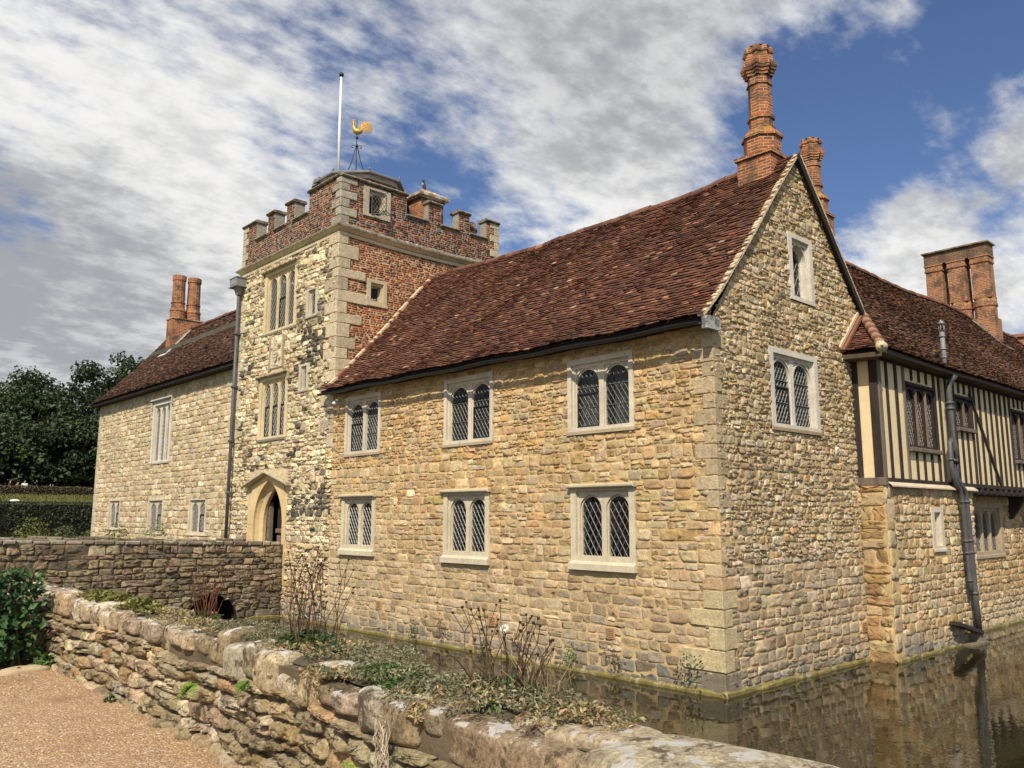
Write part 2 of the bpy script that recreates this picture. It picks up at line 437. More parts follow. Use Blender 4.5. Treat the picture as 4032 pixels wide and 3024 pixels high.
def tintmat(n, c): return plain(n, c, .85, .12, 15, 0)

# water
def water():
    m, nt, b = new_mat('moat_water'); L = nt.links.new
    c = mixc(nt, ramp(nt, noise(nt, .35, 4, .6), .35, .7), (.024,.021,.009), (.015,.013,.006))
    L(c, b.inputs['Base Color']); b.inputs['Roughness'].default_value = .012; b.inputs['IOR'].default_value = 1.33
    b.inputs['Specular IOR Level'].default_value = .6
    g = N(nt, 'ShaderNodeNewGeometry')
    h = math_(nt, 'ADD', noise(nt, 2.2, 3, .55, vmul(nt, g.outputs['Position'], (1, 1.6, 1))), math_(nt, 'MULTIPLY', noise(nt, 9, 2, .5), .25))
    bp = N(nt, 'ShaderNodeBump', inp={'Strength': .065, 'Distance': .05}); L(h, bp.inputs['Height']); L(bp.outputs[0], b.inputs['Normal'])
    return m
M['water'] = water()
def gravel():
    m, nt, b = new_mat('gravel'); L = nt.links.new
    g = N(nt, 'ShaderNodeNewGeometry')
    vo = N(nt, 'ShaderNodeTexVoronoi', inp={'Scale': 62}); L(g.outputs['Position'], vo.inputs['Vector'])
    sp = N(nt, 'ShaderNodeSeparateColor'); L(vo.outputs['Color'], sp.inputs[0])
    c = mixc(nt, sp.outputs[0], (.33,.20,.105), (.48,.32,.185))
    c = mixc(nt, ramp(nt, sp.outputs[1], .86, .9), c, (.6,.5,.36))
    c = mixc(nt, ramp(nt, noise(nt, 1.2, 6, .6), .5, .75), c, (.30,.185,.10))
    L(c, b.inputs['Base Color']); b.inputs['Roughness'].default_value = .95; b.inputs['Specular IOR Level'].default_value = .15
    bp = N(nt, 'ShaderNodeBump', inp={'Strength': 1., 'Distance': .012}); bp.invert = True; L(vo.outputs['Distance'], bp.inputs['Height'])
    bp2 = N(nt, 'ShaderNodeBump', inp={'Strength': .6, 'Distance': .05}); L(noise(nt, 6, 5, .6), bp2.inputs['Height']); L(bp.outputs[0], bp2.inputs['Normal'])
    L(bp2.outputs[0], b.inputs['Normal'])
    return m
M['gravel'] = gravel()
M['grass'] = plain('grass', (.085,.10,.025), .9, .45, 1.3, .6, second=((.17,.14,.05), 2.5, .55), dist=.05)

# ------------------------------------------------------------------ leaves, stems
def leaf_quads(mb, P, Nrm, size, col, aspect=.55, fold=.25, mat=0, dirs=None):
    n = len(P); Nrm = Nrm/(np.linalg.norm(Nrm, axis=1)[:, None]+1e-9)
    if dirs is None: dirs = rng.normal(size=(n, 3))
    T = dirs-(dirs*Nrm).sum(1)[:, None]*Nrm; T /= np.linalg.norm(T, axis=1)[:, None]+1e-9
    B = np.cross(Nrm, T); s = np.broadcast_to(np.asarray(size, float), (n,))[:, None]
    v0 = P-T*s*.5; v2 = P+T*s*.5
    vm = P-Nrm*s*fold*.3
    l = P+B*s*aspect*.5+Nrm*s*fold*.3-T*s*.05; r_ = P-B*s*aspect*.5+Nrm*s*fold*.3-T*s*.05
    V = np.stack([v0, r_, v2, l, vm], 1).reshape(-1, 3)
    o = (np.arange(n)*5)[:, None, None]
    F = (np.array([(0, 1, 2, 4), (0, 4, 2, 3)])[None]+o).reshape(-1, 4)
    c = np.asarray(col, float); c = np.repeat(c, 5, 0) if c.ndim == 2 else c
    mb.add(V, F, c, mat)
def unit(n):
    v = rng.normal(size=(n, 3)); return v/np.linalg.norm(v, axis=1)[:, None]

# ------------------------------------------------------------------ windows
def lattice(mb, fr, u0, u1, v0, v1, d, pw, ph, w, mat=0):
    for sgn in (1, -1):
        k = ph/pw*sgn
        # lines v = k*(u) + c
        cs = [v0-k*u for u in (u0, u1)]+[v1-k*u for u in (u0, u1)]
        c = math.floor(min(cs)/ph)*ph
        while c < max(cs):
            pts = []
            for u in (u0, u1):
                v = k*u+c
                if v0 <= v <= v1: pts.append((u, v))
            for v in (v0, v1):
                u = (v-c)/k
                if u0 < u < u1: pts.append((u, v))
            if len(pts) >= 2:
                (a, b), (e, f) = pts[0], pts[1]
                ln = math.hypot(e-a, f-b)
                if ln > .02:
                    nx, ny = -(f-b)/ln*w/2, (e-a)/ln*w/2
                    U = np.array([a-nx, e-nx, e, a, a+nx, e+nx]); V = np.array([b-ny, f-ny, f, b, b+ny, f+ny]); D = np.array([d-w*.4, d-w*.4, d+w*.35, d+w*.35, d-w*.4, d-w*.4])
                    mb.add(fr(U, V, D), np.array([(0, 1, 2, 3), (3, 2, 5, 4)]), (.3, .3, .3), mat)
            c += ph
def panes(mb, fr, u0, u1, v0, v1, d, pw, ph):
    i0, i1 = int(math.floor(u0/pw*2))-1, int(math.ceil(u1/pw*2))+1
    j0, j1 = int(math.floor(v0/ph*2))-1, int(math.ceil(v1/ph*2))+1
    V = []; F = []
    for i in range(i0, i1+1):
        for j in range(j0, j1+1):
            if (i+j) % 2: continue
            cu, cv = i*pw/2, j*ph/2+ (ph/2 if False else 0)
            if not (u0-.02 < cu < u1+.02 and v0-.02 < cv < v1+.02): continue
            tx, ty = random.gauss(0, .09), random.gauss(0, .09)
            q = []
            for (x, y) in ((-pw/2, 0), (0, -ph/2), (pw/2, 0), (0, ph/2)):
                q.append((cu+x, cv+y, d-.012+tx*x+ty*y))
            F.append([len(V)+k for k in range(4)]); V += q
    V = np.array(V); mb.add(fr(V[:,0], V[:,1], V[:,2]), np.array(F), (.1, .1, .1))

def stone_window(parent, fr, cu, v0, w, h, nl, side, top, sill, mull, k=.12, proud=.035, col=(.56,.49,.36), recess=.11,
                 light_h=None, pw=.12, ph=.17, lw=.016, hood=None, mat='ashlar', sillout=0, spandrel=True, casement=None, curtain=None,
                 label=None, frame_mats=None, lat='lattice', name='window', sillcol=None, rise=None, bars=True):
    """surround, two orders of tracery with arched lights, glass and lead lattice"""
    mb = MB()
    u0, u1, v1 = cu-w/2, cu+w/2, v0+h
    iu0, iu1, iv0, iv1 = u0+side, u1-side, v0+sill, v1-top
    c = np.array(col)
    lw_ = (iu1-iu0-(nl-1)*mull)/nl
    plate(mb, fr, [rect(u0, u1, v0, v1), rect(iu0-.05, iu1+.05, iv0-.0, iv1+.05)], proud, -.05, c, 0)
    plate(mb, fr, [rect(iu0-.06, iu1+.06, iv0-.02, iv1+.06), rect(iu0-.015, iu1+.015, iv0, iv1+.015)], -.03, -.06, c, 0)
    big = []; small = []; sp = []
    for i in range(nl):
        lc = iu0+lw_/2+i*(lw_+mull); a = lw_
        top_a = math.sqrt((1+k)**2-k*k)*a/2 if rise is None else rise
        vs = iv1-.035-top_a
        big.append(arch(lc, iv0, a, vs, k, rise=rise)); small.append(arch(lc, iv0+.01, a-.055, vs-.01, k, rise=None if rise is None else rise-.03))
        if spandrel and a > .3:
            for sg in (-1, 1):
                sp.append([(lc+sg*a*.47, iv1-.03), (lc+sg*a*.47, vs+top_a*.62), (lc+sg*a*.30, vs+top_a*.90), (lc+sg*a*.15, iv1-.03)])
    plate(mb, fr, [rect(iu0-.03, iu1+.03, iv0-.02, iv1+.03)]+[b_ for b_ in big]+[s_ for s_ in sp], -.045, -recess+.02, c, 0)
    plate(mb, fr, [rect(iu0-.03, iu1+.03, iv0-.02, iv1+.03)]+small, -recess+.03, -recess-.07, c*.97, 0)
    if sillout is not None:
        cs = c if sillcol is None else np.array(sillcol)
        A = np.array([(u0-.02, v0+.0, .0), (u1+.02, v0, .0), (u1+.02, v0, proud+.02+sillout), (u0-.02, v0, proud+.02+sillout),
                      (u0-.02, v0+sill*.45, proud+.02+sillout), (u1+.02, v0+sill*.45, proud+.02+sillout), (u1-.03, iv0+.012, -recess), (u0+.03, iv0+.012, -recess)])
        mb.add(fr(A[:,0], A[:,1], A[:,2]), [np.array([(0,3,2,1), (3,4,5,2), (2,5,6,1), (0,7,4,3)][:2] + [(4,7,6,5)]), np.array([(1, 2, 5, 6), (0, 7, 4, 3)])], cs, 0)
    if hood:
        hp, hh = hood
        A = lambda uu0, uu1, vv: fbox(mb, fr, uu0, uu1, vv, vv+hh, -.02, proud+hp, c*.8, 1, .03)
        A(u0-.12, u1+.12, v1-.01)
        for s0, s1 in ((u0-.12, u0-.02), (u1+.02, u1+.12)): fbox(mb, fr, s0, s1, v1-.30, v1-.012, -.02, proud+hp*.7, c*.7, 1, .02)
    W = mb.build(name, [M[mat], M['ashlar_dark']] if frame_mats is None else frame_mats, parent)
    if label: W['label'] = label
    for i in range(nl):
        g = MB(); l = MB()
        lc = iu0+lw_/2+i*(lw_+mull)
        e = .03
        a0, a1, b0, b1 = lc-lw_/2-e+.04, lc+lw_/2+e-.04, iv0-.01, iv1
        panes(g, fr, a0, a1, b0, b1, -recess, pw, ph)
        lattice(l, fr, a0, a1, b0, b1, -recess+.004, pw, ph, lw)
        if bars:
            for q in (.33, .66): fbox(l, fr, a0, a1, iv0+(iv1-iv0)*q-.006, iv0+(iv1-iv0)*q+.006, -recess, -recess+.02)
        if casement and i in casement:
            hh = iv0+(iv1-iv0)*.55
            for (p, q, r_, s_) in ((lc-lw_/2+.03, lc+lw_/2-.03, iv0+.015, iv0+.05), (lc-lw_/2+.03, lc+lw_/2-.03, hh, hh+.03),
                                 (lc-lw_/2+.035, lc-lw_/2+.065, iv0+.05, hh), (lc+lw_/2-.065, lc+lw_/2-.035, iv0+.05, hh)):
                fbox(l, fr, p, q, r_, s_, -recess, -recess+.035, (.02,.02,.02), 1, .004)
        g.build('glass', M['glass'], W); l.build('lead_lattice', [M[lat], M['iron']], W)
    if curtain:
        cm = MB()
        for (p, q) in curtain:
            x = np.linspace(iu0+(iu1-iu0)*p, iu0+(iu1-iu0)*q, 40); dd = -.30+.03*np.sin(np.arange(40)*1.7)+.01*rng.normal(size=40)
            V = np.concatenate([fr(x, iv0-.1, dd), fr(x, iv1-.18, dd)]); kk = np.arange(39)
            cm.add(V, np.stack([kk, kk+1, kk+41, kk+40], 1), (.6,.6,.6), 0, True)
        cm.build('curtain', M['curtain'], W)
    return W

# ------------------------------------------------------------------ roofs
def tile_slope(mb, f, L, S, mask=None, gauge=.105, tw=.165, cols=None, thick=.030, lift=.038, wts=None, var=.15, moss=.0, mosscol=(.035,.032,.018)):
    """f(s, t, d) -> xyz with s along the eave (0..L), t up the slope (0..S), d outwards; rows of single tiles"""
    rows = int(S/gauge); A = []
    for r_ in range(rows):
        off = (r_ % 2)*tw/2
        n = int(L/tw)+2
        s = np.arange(n)*tw-off+rng.normal(0, .004, n); t = np.full(n, r_*gauge)+rng.normal(0, .006, n)+.012*np.sin(s*1.3+r_*.8)*0
        A.append(np.stack([s, t], 1))
    A = np.concatenate(A)
    A = A[(A[:,0] > -.02) & (A[:,0] < L-tw*.5)]
    if mask is not None: A = A[mask(A[:,0]+tw/2, A[:,1]+gauge/2)]
    n = len(A); s0 = A[:,0]; t0 = A[:,1]
    w = tw*.97
    ln = gauge*1.5
    lf = lift*rng.uniform(.7, 1.45, n); tl = rng.normal(0, .005, n)
    V = []
    for (ds, dt, base, top) in ((0, 0, 0, 1), (1, 0, 0, 1), (1, 1, 0, 0), (0, 1, 0, 0)):
        s = s0+ds*w; t = t0+dt*ln
        hi = lf*top+(thick*.0 if not top else 0)+tl*(ds-.5)
        V.append(f(s, t, hi))
    for (ds, dt) in ((0, 0), (1, 0)):
        V.append(f(s0+ds*w, t0+.004, lf-thick+tl*(ds-.5)))
    V = np.stack(V, 1).reshape(-1, 3)
    o = (np.arange(n)*6)[:, None, None]
    q = (np.array([(0, 1, 2, 3), (4, 5, 1, 0), (4, 0, 3, 3), (1, 5, 2, 2)][:2])[None]+o).reshape(-1, 4)
    t_ = (np.array([(4, 0, 3), (1, 5, 2)])[None]+o).reshape(-1, 3)
    if cols is None: cols = [(.118,.053,.034), (.138,.059,.035), (.098,.047,.033), (.175,.076,.040), (.078,.045,.035), (.27,.14,.075), (.36,.25,.15)]
    if wts is None: wts = [6, 5, 4, 2.2, 1.8, .5, .22]
    c = palette(n, cols, wts, var)
    # broad weathering drifts over the slope
    dr = np.sin(s0*.9+1.3*np.sin(t0*.8))*np.sin(t0*1.1+s0*.35)
    c = c*(1+.10*dr)[:, None]
    mb.add(V, [q, t_], np.repeat(c, 6, 0), 0)
    if moss:
        k = rng.random(n) < moss
        if k.sum():
            P = f(s0[k]+w*.5+rng.normal(0, .03, k.sum()), t0[k]+.01, .045*np.ones(k.sum()))
            nn = len(P); m_ = 7
            PP = np.repeat(P, m_, 0)+rng.normal(0, .035, (nn*m_, 3))
            leaf_quads(mb, PP, unit(nn*m_), .06, np.tile(np.array(mosscol), (nn*m_, 1))*rng.lognormal(0, .3, (nn*m_, 1)), .8)
    return A
def ridge_tiles(mb, P, r=.12, ln=.33, col=(.15,.07,.046)):
    """half round tiles along a polyline"""
    P = np.array(P, float); seg = np.linalg.norm(np.diff(P, axis=0), axis=1); cum = np.concatenate([[0], np.cumsum(seg)])
    n = int(cum[-1]/ln)
    for i in range(n):
        a = np.array([np.interp(i*ln, cum, P[:, k]) for k in range(3)]); b = np.array([np.interp((i+1)*ln-.012, cum, P[:, k]) for k in range(3)])
        t = (b-a)/np.linalg.norm(b-a); s = np.cross(t, (0, 0, 1)); s /= np.linalg.norm(s); u = np.cross(s, t)
        rr = r*rng.uniform(.95, 1.08); h = rng.normal(0, .008)
        th = np.linspace(-.25, np.pi+.25, 9)
        V = np.concatenate([p+rr*q*(np.cos(th)[:, None]*s+np.sin(th)[:, None]*u)+u*h for p, q in ((a, 1.), (b, .97))])
        k = np.arange(8)
        mb.add(V, [np.stack([k, k+9, k+10, k+1], 1), np.arange(9)[None]], np.array(col)*rng.lognormal(0, .25), 0, False)

# ================================================================== SETTING
def ground_z(y):
    return np.interp(y, [-600, 50, 54, 57.5, 60, 66, 82, 92, 130, 600], [1.55, 1.55, 1.75, 1.9, 3.7, 4.2, 5.0, 5.0, 5.0, 12])
mb = MB()
xs = [-600, -80, 3.25, 30, 60, 600]; ys = [-600, -8, 30, 50, 52, 54, 57.5, 60, 66, 74, 82, 92, 130, 600]
for i in range(len(xs)-1):
    for j in range(len(ys)-1):
        if xs[i] >= 3.25 and xs[i+1] <= 60 and ys[j] >= -8 and ys[j+1] <= 52: continue
        x0, x1, y0, y1 = xs[i], xs[i+1], ys[j], ys[j+1]
        mb.add([(x0, y0, ground_z(y0)), (x1, y0, ground_z(y0)), (x1, y1, ground_z(y1)), (x0, y1, ground_z(y1))], np.array([(0, 1, 2, 3)]))
# banks of the moat
for (a, b) in (((3.25, -8), (3.25, 52)), ((3.25, 52), (60, 52)), ((60, 52), (60, -8)), ((60, -8), (3.25, -8))):
    mb.add([(*a, 1.55), (*b, 1.55), (*b, -1.2), (*a, -1.2)], np.array([(0, 1, 2, 3)]), (.3,.25,.17), 1)
mb.build('ground', [M['grass'], M['mortar_dark']])['kind'] = 'structure'
mb = MB(); mb.add([(3.25, -8, -1.2), (60, -8, -1.2), (60, 52, -1.2), (3.25, 52, -1.2)], np.array([(0, 1, 2, 3)]))
mb.build('moat_bed', M['mortar_dark'])['kind'] = 'structure'
mb = MB(); mb.add([(3.2, -8, 0), (60, -8, 0), (60, 52, 0), (3.2, 52, 0)], np.array([(0, 1, 2, 3)]))
mb.build('water', M['water'])['kind'] = 'structure'
mb = MB()
gx = np.linspace(-12, 2.9, 60); gy = np.linspace(-5, 24, 100)
GX, GY = np.meshgrid(gx, gy); GZ = 1.556+.012*np.sin(GX*2.1+GY*.7)*np.sin(GY*1.7-GX)+rng.normal(0, .003, GX.shape)+.012
k = (np.arange(99)[:, None]*60+np.arange(59)[None]).ravel()
mb.add(np.stack([GX, GY, GZ], -1), np.stack([k, k+1, k+61, k+60], 1), smooth=True)
mb.build('gravel_path', M['gravel'])['kind'] = 'structure'
# loose pebbles on the path
n = 9000
px = rng.uniform(-4, 2.75, n); py = rng.uniform(1.5, 12, n); r_ = rng.uniform(.006, .016, n)
o8 = np.array([(1, 0, 0), (0, 1, 0), (-1, 0, 0), (0, -1, 0), (0, 0, 1)], float)
ang = rng.uniform(0, 6.28, n); ca, sa = np.cos(ang), np.sin(ang)
X = o8[None, :, 0]*ca[:, None]-o8[None, :, 1]*sa[:, None]*.75; Y = o8[None, :, 0]*sa[:, None]+o8[None, :, 1]*ca[:, None]*.75
P = np.stack([px[:, None]+X*r_[:, None], py[:, None]+Y*r_[:, None], 1.566+o8[None, :, 2]*r_[:, None]*.9+0*X], -1).reshape(-1, 3)
F = (np.array([(0, 1, 4), (1, 2, 4), (2, 3, 4), (3, 0, 4)])[None]+(np.arange(n)*5)[:, None, None]).reshape(-1, 3)
mb = MB(); mb.add(P, F, np.repeat(palette(n, [(.36,.21,.105), (.46,.30,.16), (.56,.45,.30), (.27,.165,.10)], [4, 4, 1, 1.5]), 5, 0))
M['pebble'] = attr_mat('pebble', .9, .2, 40, .2, 0)
tag(mb.build('pebbles', M['pebble']), 'loose tan pebbles scattered on the gravel path', 'pebbles', kind='stuff')

# ================================================================== STONE RANGE WITH THE GABLE
XA, YG, YT = 13.38, 8.8, 22.5
H1 = thing('stone_house', (15.2, 15, 0), 'golden rubble stone house wing with long tiled roof and pointed gable in the moat', 'house')
fw, fs = FX(XA), FY(YG)
rub = [(.52,.36,.175), (.56,.405,.215), (.48,.33,.165), (.60,.455,.265), (.46,.355,.22), (.41,.27,.125), (.54,.345,.145)]
rubw = [4, 4, 3, 2.2, 2.5, 1.6, 1.8]
def damp(cells, cols, z0=.55, k=.5):
    """grey tide stain of the lowest courses"""
    v = (cells[:,2]+cells[:,3])/2
    f = np.clip((v-.1)/z0+rng.normal(0, .22, len(v)), 0, 1)[:, None]
    g = cols.mean(1, keepdims=True)*np.array([[.62, .58, .47]])
    return cols*f+g*(1-f)
# --- west wall
WW = [(-12.56, -10.71, 4.95, 6.62), (-16.97, -15.06, 4.95, 6.72), (-21.78, -19.9, 4.95, 6.75),
      (-12.50, -10.74, 2.09, 3.84), (-16.94, -15.18, 2.06, 3.83), (-21.82, -20.06, 2.10, 3.80)]
mb = MB()
wp = [(-YT-.4, -1), (-YG, -1), (-YG, 7.25), (-YT-.4, 7.25)]
holes = [rect(a+.09, b-.09, c+.09, d-.09) for a, b, c, d in WW]
plate(mb, fw, [wp]+holes, 0, -.35, (.4,.3,.2), 1, False)
c1 = layout(-YT-.4, -YG, -.1, 2.2, (.15, .27), (.22, .5), WW)
c2 = layout(-YT-.4, -YG, 2.2, 4.6, (.13, .24), (.18, .44), WW, split=.28)
c3 = layout(-YT-.4, -YG, 4.6, 7.2, (.10, .20), (.14, .36), WW, split=.35)
for c, jt, dp in ((c1, .035, .013), (c2, .045, .016), (c3, .06, .020)):
    col = palette(len(c), rub, rubw, .11)
    v = (c[:,2]+c[:,3])/2; u = (c[:,0]+c[:,1])/2
    # the lower wall is greyer, the upper wall more golden
    g = np.clip((3.6-v)/2.5, 0, 1)[:, None]*.55
    col = col*(1-g)+g*(col.mean(1, keepdims=True)*np.array([[1.16, .96, .66]]))
    pl = np.clip((-u-19.5)/3, 0, 1)[:, None]*np.clip((4.4-v)/1.5, 0, 1)[:, None]*.5
    col = col*(1-pl)+pl*np.array([[.56, .48, .32]])
    stones(mb, fw, c, damp(c, col), jit=jt, depth=dp, joint=.017, rough=.34, tilt=.5, p=6.5, quad=.12, wob=.008)
# --- south gable
def gz(v):
    L_ = 13.38 if v < 6.95 else 13.38+(v-6.95)/1.235
    R_ = 19.24 if v < 7.0 else min(19.24+.35*(v-7.0), 20.45-(v-7.0)/1.235*.985) if v < 8 else 17.0+(11.44-v)/1.235
    return (L_, R_)
GW = [(15.42, 17.44, 4.95, 6.70), (16.45, 17.52, 7.88, 9.42)]
gp = [(13.38, -1), (20.6, -1), (20.6, 7.0), (17.0, 11.42), (13.38, 6.95)]
plate(mb, fs, [gp]+[rect(a+.09, b-.09, c+.09, d-.09) for a, b, c, d in GW], 0, -.35, (.4,.3,.2), 1, False)
gab = [(.50,.39,.24), (.43,.33,.195), (.54,.435,.28), (.58,.485,.34), (.36,.28,.17), (.50,.345,.17)]
c1 = layout(13.38, 19.26, -.1, 2.4, (.14, .27), (.18, .44), GW, split=.3)
c2 = layout(13.38, 19.26, 2.4, 11.3, (.09, .17), (.11, .30), GW, gz, split=.35)
col = palette(len(c1), rub+gab[:2], rubw+[4, 3], .15); g = .5
col = col*(1-g)+g*(col.mean(1, keepdims=True)*np.array([[1.12, .96, .72]]))
stones(mb, fs, c1, damp(c1, col, .3), jit=.05, depth=.02, joint=.017, rough=.34, p=6, quad=.13)
v = ((c2[:,2]+c2[:,3])/2)
col = palette(len(c2), gab, [4, 3, 3, 1.6, 1.6, 1.4], .13)
stones(mb, fs, c2, col, jit=.08, depth=.024, joint=.013, rough=.36, p=5, wob=.02, tilt=.45, quad=.2)
mb.build('wall', [M['rubble'], M['mortar']], H1)
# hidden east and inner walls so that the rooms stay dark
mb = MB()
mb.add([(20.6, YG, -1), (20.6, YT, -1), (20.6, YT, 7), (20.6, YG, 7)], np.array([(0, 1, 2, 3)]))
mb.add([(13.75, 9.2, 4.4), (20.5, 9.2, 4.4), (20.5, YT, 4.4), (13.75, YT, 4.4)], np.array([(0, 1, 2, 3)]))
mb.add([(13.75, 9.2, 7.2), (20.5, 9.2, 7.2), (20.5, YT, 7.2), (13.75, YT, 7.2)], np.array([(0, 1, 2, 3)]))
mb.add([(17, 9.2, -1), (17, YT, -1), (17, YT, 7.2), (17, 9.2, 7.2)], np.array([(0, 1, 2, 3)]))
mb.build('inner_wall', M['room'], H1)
# --- corner quoins
mb = MB()
z = 3.35; i = 0
while z < 6.75:
    h = rng.uniform(.26, .36); long_ = i % 2
    lu = .46 if long_ else .24; ls = .22 if long_ else .40
    c = np.array([(.46,.36,.225), (.51,.40,.24), (.42,.33,.20)][i % 3])
    piece('quoin', [M['ashlar_worn']], H1, (fw, -YG-lu, -YG+.030, z+.006, z+h-.006, -.1, .030, c, 0, .014), (fs, 13.38-.02, 13.38+ls, z+.007, z+h-.007, -.1, .028, c*.97, 0, .014))
    z += h; i += 1
z = 1.86; i = 0
while z < 3.3:
    h = rng.uniform(.18, .30); e = min(z+h, 3.36); c = palette(1, rub[:4])[0]
    piece('quoin', [M['rubble']], H1, (fw, -YG-rng.uniform(.2, .5), -YG+.024, z+.008, e-.008, -.1, .026, c, 0, .02), (fs, 13.36, 13.38+rng.uniform(.2, .5), z+.009, e-.009, -.1, .025, c, 0, .02)); z += h
piece('quoin', [M['rubble']], H1, (fw, -YG-.5, -YG+.024, -.2, .41, -.1, .024, palette(1, [(.2,.18,.13)])[0], 0, .02), (fs, 13.36, 13.9, -.2, .409, -.1, .023, palette(1, [(.24,.2,.14)])[0], 0, .02))
for (z0, z1, lu, ls) in ((.42, .80, .85, .30), (.81, 1.20, .28, .40), (1.21, 1.52, .66, .28), (1.53, 1.86, .38, .46)):
    c = np.array((.56,.46,.26))*rng.uniform(.93, 1.06)
    piece('quoin', [M['ashlar_worn']], H1, (fw, -YG-lu, -YG+.04, z0+.006, z1-.006, -.1, .04, c, 0, .012), (fs, 13.38-.03, 13.38+ls, z0+.007, z1-.007, -.1, .037, c, 0, .012))
# --- windows
cr = (.60,.535,.41)
for k, (a, b, c, d) in enumerate(WW):
    cu, w, h = (a+b)/2, b-a, d-c
    if k < 3:
        stone_window(H1, fw, cu, c, w, h, 2, .16, .17, .15, .13, k=.06, pw=.125, ph=.19, col=cr, sillcol=(.42,.34,.23), casement=[0] if k < 1 else ([1] if k == 1 else [0]),
                     curtain=[(0, .30), (.62, 1)] if k == 0 else ([(.55, .75)] if k == 2 else [(.8, .98)]))
    else:
        stone_window(H1, fw, cu, c, w, h, 2, .20, .15, .28, .13, k=.04, pw=.16 if k == 3 else .135, ph=.26 if k == 3 else .21, lw=.02, col=(.57,.50,.36), sillout=.06,
                     spandrel=False, recess=.12, bars=False)
a, b, c, d = GW[0]; stone_window(H1, fs, (a+b)/2, c, b-a, d-c, 2, .19, .17, .15, .13, k=.05, pw=.125, ph=.19, col=(.60,.56,.47), sillcol=(.36,.27,.17), lw=.017, casement=[0])
a, b, c, d = GW[1]; stone_window(H1, fs, (a+b)/2, c, b-a, d-c, 1, .20, .16, .10, .1, k=.05, pw=.21, ph=.33, col=(.62,.57,.48), lw=.018, bars=False, sillout=-.01, recess=.2)
# hood stones over the lower windows
for k in (3, 4, 5):
    a, b, c, d = WW[k]; mb = MB()
    fbox(mb, fw, a-.05, b+.05, d-.045, d+.04, -.02, .14, (.50,.43,.29), 0, .025)
    mb.build('hood_mould', [M['ashlar']], H1)
# --- algae ledge at the waterline
def ledge(parent, segs, z=.045, w=.055):
    mb = MB()
    for (fr, u0, u1) in segs:
        n = max(2, int((u1-u0)/.25)); u = np.linspace(u0, u1, n)
        zt = z+rng.normal(0, .014, n); dd = w+rng.normal(0, .012, n)
        V = np.concatenate([fr(u, zt+.05, .0), fr(u, zt, dd), fr(u, -.4+0*u, dd)]); k = np.arange(n-1)
        mb.add(V, np.concatenate([np.stack([n+k, n+k+1, k+1, k], 1), np.stack([2*n+k, 2*n+k+1, n+k+1, n+k], 1)]), smooth=False)
    return mb.build('algae_ledge', M['algae'], parent)
ledge(H1, [(fw, -25.4, -YG+.09), (fs, XA-.09, 19.2)])
# --- vent bricks
for (fr, u, v) in ((fw, -19.75, .80), (fw, -15.05, .78), (fw, -11.45, .86), (fs, 18.95, .75)):
    mb = MB(); fbox(mb, fr, u-.13, u+.13, v-.11, v+.11, -.03, .038, (.5,.3,.15), 0, .005)
    for r_ in range(5): fbox(mb, fr, u-.10, u+.10, v-.085+r_*.037, v-.066+r_*.037, .03, .0395, (.1,.05,.03), 1)
    mb.build('vent_brick', [M['terracotta'], M['soil']], H1)
# --- roof
E0 = np.array((13.02, 6.86)); R0 = np.array((17.0, 11.40))
SL = float(np.linalg.norm(R0-E0)); du = (R0-E0)/SL; dn = np.array((-du[1], du[0]))
def sagf(s, t):
    q = np.clip(s/13.9, 0, 1)
    return -.20*np.sin(np.pi*q)**.8*np.clip(t/SL, 0, 1) + .025*np.sin(s*1.1+1)*np.clip(t/SL, .2, 1) + .018*np.sin(s*2.3+t*1.7)
def flare(t): return .10*np.clip(1-t/1.1, 0, 1)**2
def west(s, t, d):      # s from the gable northwards
    s, t, d = np.broadcast_arrays(np.asarray(s, float), np.asarray(t, float), np.asarray(d, float))
    d = d+flare(t)
    return np.stack([E0[0]+du[0]*t+dn[0]*d, YG-.13+s, E0[1]+du[1]*t+dn[1]*d+sagf(s, t)+.008*s*(1-t/SL)], -1)
LW = 13.72
rf = MB()
def mwest(s, t): return (s < LW-.06) | ((t < .42) & (s < LW+.32))
tile_slope(rf, west, LW+.45, SL-.06, mwest, gauge=.106, tw=.168, moss=.012)
# boards under the tiles and the far slope
n = 30; s = np.linspace(0, LW, n); V = []
for t in np.linspace(0, SL, 8): V.append(west(s, t, -.05))
V = np.concatenate(V); k = np.arange(n-1)
rf.add(V, np.concatenate([np.stack([j*n+k, j*n+k+1, (j+1)*n+k+1, (j+1)*n+k], 1) for j in range(7)]), (.05,.03,.02), 0)
def east(s, t, d):
    s, t, d = np.broadcast_arrays(np.asarray(s, float), np.asarray(t, float), np.asarray(d, float))
    return np.stack([34-(E0[0]+du[0]*t+dn[0]*d), YG-.13+s, E0[1]+du[1]*t+dn[1]*d+sagf(s, t)], -1)
tile_slope(rf, east, 1.2, SL-.06, lambda s, t: t > .8, gauge=.106, tw=.168)
V = np.concatenate([east(s, t, -.05) for t in np.linspace(0, SL, 8)])
rf.add(V, np.concatenate([np.stack([j*n+k, j*n+k+1, (j+1)*n+k+1, (j+1)*n+k], 1)[:, ::-1] for j in range(7)]), (.12,.05,.03), 0)
ROOF1 = rf.build('roof', [M['tile']], H1)
mb = MB(); s = np.linspace(1.25, LW, 40); ridge_tiles(mb, west(s, SL, .0)+np.array((0, 0, -.03)), r=.115); mb.build('ridge_tiles', M['tile'], ROOF1)
